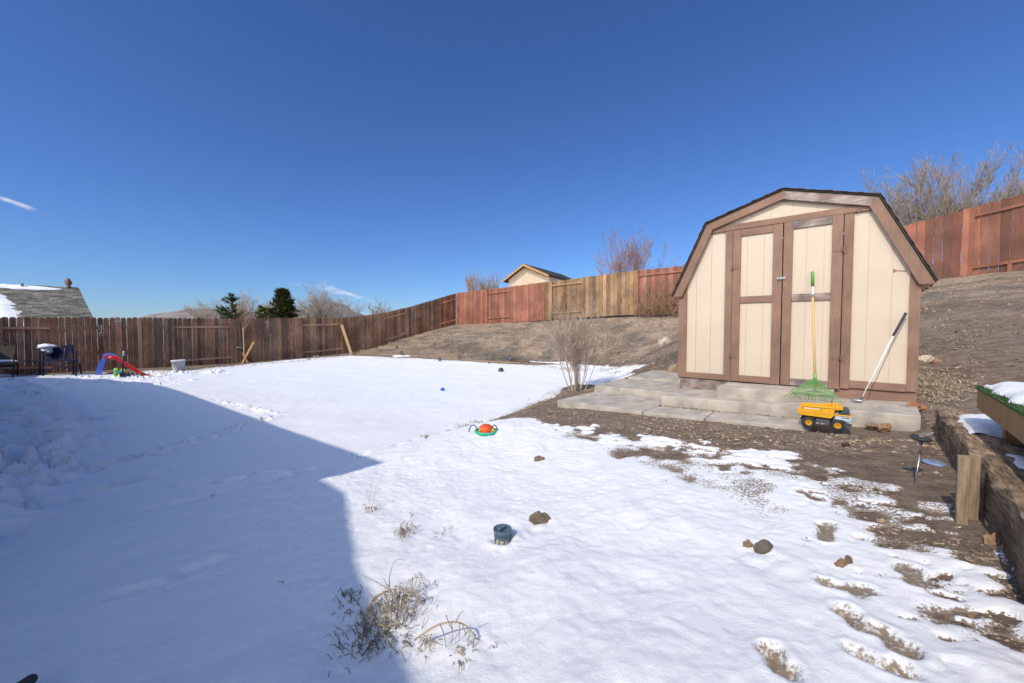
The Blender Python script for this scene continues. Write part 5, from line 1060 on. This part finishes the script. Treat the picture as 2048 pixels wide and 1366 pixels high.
mb = MB(); mb.prism([Wp(-34, 727, Yp), Wp(26, 727, Yp), Wp(27, 722, Yp+.5), Wp(-34, 722, Yp+.5)], UP*-.03, (.09, .08, .07)); mb.prism([Wp(-34, 732, Yp-.02), Wp(26, 732, Yp-.02), Wp(26, 734, Yp-.02), Wp(-34, 734, Yp-.02)], RD*.4, DK); mb.build('seat', 'fabric', pc)
mb = MB(); c = Wp(0, 723, Yp+.25); mb.blob(c, (.42, .22, .055), 2, .15, 3, (0, 1, 0), 1.2, False, YAW); mb.build('snow_on_seat', 'snowm', pc)
for (x0, x1, yy, Y_) in ((27, 25, 709, Yp), (31, 35, 712, Yp+.45), (-33, -31, 709, Yp), (-37, -40, 712, Yp+.45)):
    mb = MB(); mb.tube([Wp(x0, yy, Y_), Wp((x0+x1)/2+2, 730, Y_), Wp(x1, 757, Y_)], .015, 6, DK); mb.build('leg', 'dull', pc)
for x in (28, -34):
    mb = MB(); mb.tube([Wp(x, 711, Yp-.03), Wp(x+2, 708, Yp+.2), Wp(x+3, 706, Yp+.5)], .018, 6, DK); mb.build('armrest', 'dull', pc)
q = GS(163, 752); mb = MB(); mb.tube([Wp(160, 727, 11.8), Wp(161, 735, 11.8), Wp(163.5, 754, 11.8)], .022, 8, (1, 1, 1)); solo(mb, 'short_post', 'rubber', q, 'short black post standing in snow right of the navy chair', 'post')
# slide
Ys = 11.5; SB = (.05, .10, .45); SR = (.45, .012, .025)
sd_ = thing('toddler_slide', 'small plastic slide with red chute and blue ladder in the snow by the fence', 'slide', GS(240, 752))
def slabpoly(pts, Y, d, col, name, par, m='plastic', bev=.01):
    mb = MB(); mb.prism([Wp(x, y, Y) for x, y in pts], RD*d, col); return mb.build(name, m, par, bev)
slabpoly([(189, 752), (202, 752), (213, 718), (205, 716), (196, 732)], Ys, .42, SB, 'ladder', sd_)
slabpoly([(205, 716), (206, 711), (212, 708), (222, 707), (230, 708.5), (235, 712), (228, 713), (214, 713)], Ys+.03, .36, (.07, .13, .50), 'top_arch', sd_)
slabpoly([(207, 717), (209, 711.5), (218, 709.5), (234, 712), (247, 721), (275, 738), (290, 747), (303, 749.5), (302, 751.5), (288, 751), (272, 745), (244, 728), (232, 720), (215, 718)], Ys-.02, .05, SR, 'chute_side', sd_)
slabpoly([(207, 717), (209, 711.5), (218, 709.5), (234, 712), (247, 721), (275, 738), (290, 747), (303, 749.5), (302, 751.5), (288, 751), (272, 745), (244, 728), (232, 720), (215, 718)], Ys+.40, .05, SR, 'chute_side', sd_)
slabpoly([(232, 718), (246, 725), (272, 742.5), (290, 749), (302, 750.5), (302, 751.4), (288, 751), (272, 745), (244, 728), (232, 720)], Ys+.03, .37, (.5, .015, .03), 'chute', sd_)
mb = MB(); c = Wp(222, 714.3, Ys-.025); mb.lathe(c, [(.058, 0), (.05, .006), (.001, .007)], -RD, 20, (.75, .75, .8)); mb.v = [tuple(Vector(v)+UP*((v[2]-c.z)*-.6)) for v in mb.v]; mb.build('badge', 'plastic', sd_)
# yellow toy frame
q = GS(210, 752); mb = MB(); bar(mb, [(184, 753), (184.5, 748), (189, 747)], .022, (.75, .48, .02), 11.9); bar(mb, [(203, 750), (214, 747.5), (226, 745.5), (226, 752)], .024, (.75, .48, .02), 11.9); bar(mb, [(203, 750), (203, 754)], .02, (.75, .48, .02), 11.9)
solo(mb, 'yellow_toy_frame', 'plastic', q, 'yellow tubular toy frame lying behind the blue slide ladder', 'toy')
# ride-on toy
rt2 = thing('ride_on_toy', 'light blue and lime green ride-on toy beside the slide', 'toy', GS(238, 753)); LG = (.22, .62, .05); LB = (.10, .33, .60)
slabpoly([(228, 753), (227, 745), (232, 743), (246, 741), (250, 746), (249, 753)], 11.2, .25, LB, 'body', rt2)
slabpoly([(226.5, 741), (228, 737.5), (233, 736.5), (236, 738), (235, 741.5), (229, 743)], 11.18, .2, LG, 'seat', rt2)
slabpoly([(241, 742), (242, 738), (247, 737), (250, 739), (249, 742)], 11.18, .2, LG, 'handle', rt2)
for x in (233.5, 245):
    c = Wp(x, 748.5, 11.15); mb = MB(); mb.lathe(c, [(.02, -.03), (.06, -.03), (.065, 0), (.06, .02), (.03, .02), (.001, .01)], -RD, 18, LG if x < 240 else (.02, .02, .025)); mb.build('wheel', 'plastic', rt2)
q = GS(246, 753); sp = thing('snow_pole', 'black pole with pale grip standing upright in the snow by the slide', 'pole', q)
mb = MB(); bar(mb, [(245, 754), (246.5, 712)], .02, (.02, .02, .025), 11.0); mb.build('pole', 'plastic', sp); mb = MB(); bar(mb, [(246.5, 712), (247.5, 702)], .024, (.55, .55, .58), 11.0); mb.build('grip', 'plastic', sp); mb = MB(); mb.box((-.1, -.02, 0), (.1, .02, .06), (.02, .02, .03), Matrix.Translation(q) @ Matrix.Rotation(YAW, 4, 'Z')); mb.build('foot', 'plastic', sp)
# junk heap, sled, bucket
q = GS(262, 752); mb = MB()
for i in range(26):
    s = q+RT*rg.uniform(-.22, .28)+RD*rg.uniform(-.05, .2)+UP*rg.uniform(0, .03); e = s+Vector((rg.uniform(-.16, .16), rg.uniform(-.1, .1), rg.uniform(.02, .13))); mb.tube([s, s.lerp(e, .5)+UP*.04, e], .012, 5, rg.choice([(.05, .2, .12), (.3, .25, .18), (.12, .3, .2), (.5, .2, .15)]))
solo(mb, 'coiled_hose', 'plastic', q, 'heap of green and tan hose under the red slide chute', 'hose')
q = GS(335, 744); mb = MB(); mb.prism([Wp(x, y, (q-C0).dot(FW)) for x, y in ((304, 744.5), (308, 742), (320, 740.5), (345, 741), (352, 744), (340, 747), (318, 749), (309, 747))], RD*.25, (.45, .38, .27)); solo(mb, 'storage_tray', 'dull', q, 'tan shallow tray half covered by snow left of the white bucket', 'tray', bevel=.02)
q = GS(357, 741); Yb = (q-C0).dot(FW); wr = 11.5/F*Yb; wbm = 9/F*Yb; tz_ = Wp(357, 720, Yb).z
bu = thing('bucket', 'white plastic bucket standing in snow at the fence', 'bucket', q); h_ = tz_-q.z
mb = MB(); mb.lathe(q, [(wbm, 0), (wr*.97, h_*.86), (wr*1.02, h_*.87), (wr*1.02, h_*.93), (wr, h_), (wr*.94, h_), (wbm*.92, .02), (.001, .015)], UP, 28, (.72, .74, .78)); mb.build('pail', 'plastic', bu)
mb = MB(); mb.tube([q+RT*(wr*math.cos(t))-RD*(wr*.4*abs(math.sin(t)))*1.2+UP*(h_*.85-h_*.28*math.sin(t)) for t in [math.pi*i/12 for i in range(13)]], .006, 5, (.6, .6, .6)); mb.build('handle', 'plastic', bu)
# sapling with two stakes
q = G(491, 726); Yt = (q-C0).dot(FW); tr2 = thing('young_tree', 'bare young tree in front of the fence, tied between two crossed stakes', 'tree', q); rr = random.Random(71)
mb = MB(); mb.tube([q-UP*.1, Wp(488, 700, Yt), Wp(487, 672, Yt), Wp(486, 656, Yt)], [.035, .028, .024, .02], 8, (2.2, 1.9, 1.6)); mb.build('trunk', 'twig', tr2)
mb = MB(); f0 = Wp(487, 668, Yt)
for i in range(7):
    t = rr.uniform(0, 6.28); d = Vector((math.cos(t)*.5, math.sin(t)*.5, 1)); grow(mb, f0+UP*rr.uniform(0, .25), d, rr.uniform(.5, .75), .014, 2, rr, 3, .18, .08, .6, .6, (1.4, 1.1, .9), 4, 4, .006, (.3, .8))
mb.build('crown', 'twig', tr2)
mb = MB(); mb.tube([Wp(472, 694, Yt-.1), Wp(480, 695, Yt-.05), Wp(489, 697, Yt)], .008, 5, (.6, .6, .62)); mb.build('tree_tie', 'plastic', tr2)
for pts, lab, Yo in ((((472, 686), (497, 728)), 'left-topped stake of the crossed pair at the young tree', .12), (((507, 684), (482, 730)), 'paler right-topped stake of the crossed pair at the young tree', -.1)):
    a_, b_ = Wp(*pts[0], Yt+Yo), Wp(*pts[1], Yt+Yo); mb = MB(); d = (b_-a_).normalized(); s = d.cross(FW).normalized()*.035; mb.prism([a_-s, a_+s, b_+s, b_-s], FW*.045, (1.2, 1.05, .85) if Yo < 0 else (1.1, .85, .65)); solo(mb, 'tree_stake', 'palewood', b_, lab, 'stake', 'stakes crossed at the young tree')
q = G(704, 709); a_ = ona(684, 650, -19.9); Yq = (q-C0).dot(FW); mb = MB(); d = (q-a_).normalized(); s = d.cross(FW).normalized()*.07; mb.prism([a_-s, a_+s, q+s-UP*.03, q-s-UP*.03], FW*-.05, (.95, .88, .78)); solo(mb, 'leaning_plank', 'palewood', q, 'pale plank leaning at a slant against the dark fence', 'plank')
# ornaments hanging on the fence
def orn(px, py, w, h, col, label, k):
    c = ona(px, py, -19.93); mb = MB(); Yk = (c-C0).dot(FW); sx = w/F*Yk/2; sz = h/F*Yk/2; t = Vector((0, 1, 0)); pts = [(0, 1), (.9, .5), (.3, .1), (-.6, .3), (-.9, .8), (0, 1), (.1, 0), (.5, -.5), (-.1, -1), (-.7, -.5), (.1, -.2)] if k else [(0, 1), (-.3, .4), (.6, .1), (-.5, -.3), (.1, -1)]
    mb.tube([c+t*x*sx+UP*z*sz for x, z in pts], .011, 5, col); solo(mb, 'hanging_ornament', 'plastic', c, label, 'ornament')
orn(535, 650, 6, 18, (.5, .45, .4), 'knotted white cord hanging on the fence right of the young tree', 1)
orn(238, 647, 9, 10, (.5, .42, .4), 'pale heart-like wire ornament high on the fence above the slide', 1)
orn(202, 662, 8, 24, (.5, .47, .45), 'long hooked white ornament on the fence above the blue ladder', 1)
orn(118, 657, 4, 9, (.55, .35, .28), 'small pinkish ornament on the fence above the navy chair, left one', 0)
orn(131, 657, 4, 9, (.55, .35, .28), 'small pinkish ornament on the fence above the navy chair, right one', 0)
# timber blocks and spotlights at the back edge
def block(px0, px1, py0, py1, lab, k):
    q = G((px0+px1)/2, py1); Y = (q-C0).dot(FW); a_, b_ = Wp(px0, py1+1, Y), Wp(px1, py1+1, Y); z1 = Wp(px0, py0, Y).z; mb = MB(); mb.prism([Vector((v.x, v.y, q.z-.05)) for v in (a_, b_)]+[Vector((b_.x, b_.y, z1-.01)), Vector((a_.x, a_.y, z1))], FW*.25, (k, k*.95, k*.9)); solo(mb, 'timber_step', 'post', q, lab, 'timber', 'timber blocks on the slope by the fence', bevel=.01)
block(716, 760, 700, 704, 'lowest and longest timber block at the foot of the slope by the fence', .9)
block(757, 792, 692, 698, 'middle timber block with a dark end on the slope by the fence', 1.1)
block(776, 812, 685, 690, 'thin upper timber strip on the slope by the fence', .8)
block(815, 832, 675, 678, 'topmost small timber block on the slope by the fence', 1.0)
mb = MB(); e_ = [G(x, y) for x, y in ((700, 707), (760, 709), (830, 712), (900, 718), (980, 724), (1040, 727))]
for p_, q_ in zip(e_[:-1], e_[1:]): mb.prism([p_-UP*.05, q_-UP*.05, q_+UP*.05, p_+UP*.05], FW*.1, (.95, .9, .8))
solo(mb, 'edging_timber', 'post', e_[0], 'long low timber edging along the back of the snowy lawn', 'edging')
def spot(px, py, lab, s=1.0, dirv=None):
    q = G(px, py+4); c = q+UP*.14*s; r_ = thing('garden_spotlight', lab, 'garden light', q, 'small black spotlights along the lawn edge'); d = (dirv or (RT*-.3-FW*.9+UP*.3)).normalized()
    mb = MB(); mb.tube([q-UP*.05, q+UP*.08*s], .012, 6, (1, 1, 1)); mb.build('stake', 'rubber', r_)
    mb = MB(); mb.lathe(c, [(.001, -.07*s), (.04*s, -.065*s), (.075*s, 0), (.08*s, .03*s), (.07*s, .03*s), (.06*s, .01*s)], d, 20, (1, 1, 1)); mb.build('housing', 'rubber', r_)
    mb = MB(); mb.lathe(c+d*.012*s, [(.062*s, 0), (.001, .006)], d, 16, (2.5, 2.5, 2.6)); mb.build('lens', 'rubber', r_)
spot(920, 718, 'black spotlight on the lawn edge behind the blue ball', 1.1)
spot(1020, 720, 'black spotlight on the lawn edge just left of the dead bush', 1.2)
spot(880, 721, 'black spotlight half in snow, left of the one behind the blue ball', 1.0)
spot(804, 708, 'leftmost black spotlight on a small snow patch by the timber blocks', 1.1)
spot(979, 726, 'pale capped light poking from the snow edge left of the bush', .6)
# ------------------------------------------------------------ dead plants in the snow
def deadplant(px, py, label, H_, n, seed, arches=0, dark=1.0, spread=.16, wpx=None):
    q = GS(px, py); rr = random.Random(seed); root = thing('dead_plant', label, 'plant', q); mb = MB(); Y = (q-C0).dot(FW)
    if n <= 5: spread = .003
    for i in range(int(n*.8)):
        t = rr.uniform(0, 6.28); r_ = rr.random()*spread; s = q+Vector((math.cos(t)*r_, math.sin(t)*r_, -.03)); s.z = SZ(s.x, s.y)-.015
        h = H_*rr.uniform(.4, 1); o = Vector((math.cos(t+rr.uniform(-1, 1)), math.sin(t+rr.uniform(-1, 1)), 0))*h*rr.uniform(.3, 1.0)
        k = rr.uniform(.7, 1.9)*dark; b1_ = Vector((rr.uniform(-.2, .2), rr.uniform(-.2, .2), 0))*h; mb.tube([s, s+o*.3+b1_+UP*h*.75, s+o*.75-b1_+UP*h*.85, s+o*1.1+UP*h*.3], [.0024, .0018, .0013, .0008], 4, (k, k*.95, k*.88), cap=False)
        for j in range(rr.choice((0, 1, 2)) if n > 5 else 0):
            u = rr.uniform(.2, 1); c = s+o*u+UP*h*(.85-.4*abs(u-.5)); d = Vector((rr.uniform(-1, 1), rr.uniform(-1, 1), rr.uniform(-1.6, .1))).normalized(); kk = rr.uniform(.5, 1.0)*dark; blade(mb, c, d, rr.uniform(.015, .035), .0012, (kk*1.3, kk*1.2, kk*1.05), .5)
    mb.build('stems', 'straw', root)
    return root, q, Y
def stem3(root, pts, Y, r, col=(1.1, .95, .75), name='arching_stem', Yo=None):
    mb = MB(); P_ = [Wp(x, y, Y+(Yo[i] if Yo else 0)) for i, (x, y) in enumerate(pts)]
    # smooth
    out = []
    for i in range(len(P_)-1):
        a0 = P_[max(i-1, 0)]; a1 = P_[i]; a2 = P_[i+1]; a3 = P_[min(i+2, len(P_)-1)]
        for s in range(5):
            t = s/5; out.append(.5*((2*a1)+(a2-a0)*t+(2*a0-5*a1+4*a2-a3)*t*t+(3*a1-a0-3*a2+a3)*t**3))
    out.append(P_[-1]); n = len(out); mb.tube(out, [r*(1-.55*i/n) for i in range(n)], 5, col); return mb.build(name, 'straw', root)
r1, q, Y = deadplant(790, 1215, 'large clump of drooping dead stems at the edge of the shade', .12, 42, 101, dark=1.15, spread=.11)
stem3(r1, [(738, 1238), (745, 1200), (775, 1182), (800, 1178), (825, 1188), (847, 1210)], Y, .0045)
stem3(r1, [(765, 1238), (775, 1205), (790, 1188), (820, 1176), (840, 1195), (842, 1212)], Y-.03, .0035)
stem3(r1, [(735, 1240), (738, 1215), (760, 1190), (784, 1180)], Y, .0035); stem3(r1, [(784, 1184), (760, 1168), (735, 1155), (722, 1150)], Y, .002, (.9, .8, .7)); stem3(r1, [(778, 1178), (780, 1150), (788, 1125), (800, 1118), (810, 1122)], Y, .0018, (.9, .8, .65), 'seed_stalk')
mb = MB(); rr = random.Random(3)
for (cx, cy, n_, sp_) in ((785, 1212, 55, .08), (765, 1235, 45, .07), (825, 1200, 30, .06), (745, 1265, 75, .09), (720, 1290, 35, .06), (800, 1268, 40, .06)):
    c_ = GS(cx, cy)
    for i in range(n_):
        x, y = c_.x+rr.gauss(0, sp_), c_.y+rr.gauss(0, sp_*.8); d = Vector((rr.uniform(-1, 1), rr.uniform(-1, 1), rr.uniform(0, .9))).normalized(); k = rr.uniform(.25, 1.1); z_ = SZ(x, y)-.004; l_ = rr.uniform(.02, .06); s_ = Vector((x, y, z_)); mb.tube([s_, s_+d*l_*.6+UP*.012, s_+d*l_], [.0018, .0015, .0008], 3, (k, k*.92, k*.82), cap=False)
mb.build('crushed_leaves', 'straw', r1)
r2, q, Y2 = deadplant(745, 1262, 'dark matted dead clump half in shade below the large drooping one', .09, 50, 102, dark=.8, spread=.13)
stem3(r2, [(755, 1248), (775, 1255), (795, 1270), (812, 1282)], Y2, .005); stem3(r2, [(772, 1256), (785, 1248), (805, 1250), (817, 1262), (812, 1272)], Y2, .0035); stem3(r2, [(712, 1280), (730, 1262), (750, 1245), (765, 1240)], Y2, .004, (.8, .7, .6)); stem3(r2, [(718, 1322), (725, 1310), (738, 1295), (750, 1280)], Y2-.12, .004, (.5, .42, .35))
r3, q, Y3 = deadplant(855, 1296, 'dead plant with one long pale stem arching over the snow', .05, 14, 103, spread=.05)
stem3(r3, [(828, 1280), (850, 1265), (875, 1250), (905, 1244), (930, 1250), (950, 1272), (960, 1295), (957, 1318)], Y3, .0042, (1.3, 1.15, .9))
for pts in ([(880, 1248), (888, 1270), (892, 1300), (890, 1316)], [(902, 1245), (905, 1265), (902, 1290)], [(918, 1246), (920, 1262), (918, 1280)], [(925, 1250), (929, 1262), (931, 1272)], [(912, 1244), (920, 1228), (927, 1222)], [(892, 1230), (897, 1244), (905, 1262)], [(941, 1262), (936, 1282), (933, 1300)], [(828, 1280), (842, 1275), (862, 1282), (880, 1288)], [(918, 1305), (930, 1301), (944, 1302)]):
    stem3(r3, pts, Y3-.02, .0022, (.95, .85, .68), 'side_stem')
q = GS(905, 1312); 
for (x, y, lab, H_, n, sd2, dk, sp2) in ((925, 1308, 'small brown crushed tuft under the right end of the long arching stem', .05, 22, 104, .8, .05), (810, 1068, 'curled brown dead plant in sunlit snow left of the lantern', .085, 34, 105, .8, .05), (748, 1020, 'pale feathery dead weed furthest back near the shadow edge', .07, 16, 106, .9, .06),
     (700, 1200, 'dark dead sprig in shade at the left of the large clump', .06, 20, 107, .35, .07), (672, 1228, 'dark twig lying in shaded snow, leftmost of the dead plants', .03, 8, 108, .3, .05), (905, 1050, 'tiny pale weed poking through snow left of the lantern', .03, 8, 109, .9, .05), (824, 1030, 'small brown stalk just behind the curled dead plant', .035, 8, 110, .6, .03), (890, 1068, 'thin upright grey weed between curled plant and lantern', .05, 8, 111, .7, .06), (992, 1296, 'single short straw stalk right of the long arching stem', .035, 3, 112, 1.0, .012), (1390, 1290, 'tiny brown stub in the open snow near the bottom', .015, 5, 113, .5, .02), (425, 992, 'tiny dark twig in the shaded snow at left', .05, 3, 114, .3, .02), (568, 1165, 'tiny dark leaf scrap in the shaded snow', .03, 4, 115, .25, .02), (710, 915, 'dark grass scrap at the shadow corner', .04, 16, 116, .4, .08), (590, 942, 'dark grass scrap in shade left of the shadow corner', .03, 12, 117, .35, .08), (1450, 942, 'matted brown leaf litter in the far footprint', .03, 24, 118, .6, .07), (850, 877, 'small tan grass scrap at the near end of the grassy edge', .05, 26, 119, .8, .04), (690, 1192, 'dark bent sprig touching the shadow edge', .05, 10, 120, .4, .01), (1150, 1000, 'thin straw lying on snow behind the lantern rock', .012, 3, 121, .6, .04)):
    deadplant(x, y, lab, H_, n, sd2, dark=dk, spread=sp2)
rw, q, Y = deadplant(742, 1018, 'tall wispy pale weed by the upper shadow edge', .05, 5, 130, spread=.02)
for pts in ([(738, 1015), (741, 990), (744, 965)], [(742, 1018), (752, 985), (765, 975)], [(744, 1015), (750, 980), (757, 968)], [(738, 1005), (735, 985), (740, 972)]): stem3(rw, pts, Y, .0013, (1.2, 1.1, .9), 'stalk')
# black rounded handle tip at the lower left corner
c = Wp(60, 1361, 1.35); e = c+Vector((-.09, -.03, -.06)); gq = G(-30, 1380, .5)
mb = MB(); mb.tube([c+(c-e).normalized()*.012, c+(c-e).normalized()*.008, c, e, e+(e-c)*1.2+UP*-.35], [.006, .014, .019, .024, .024], 16, (1, 1, 1)); solo(mb, 'black_handle', 'rubber', (e.x, e.y, SZ(e.x, e.y)), 'tip of a black rounded handle at the bottom left corner', 'handle')
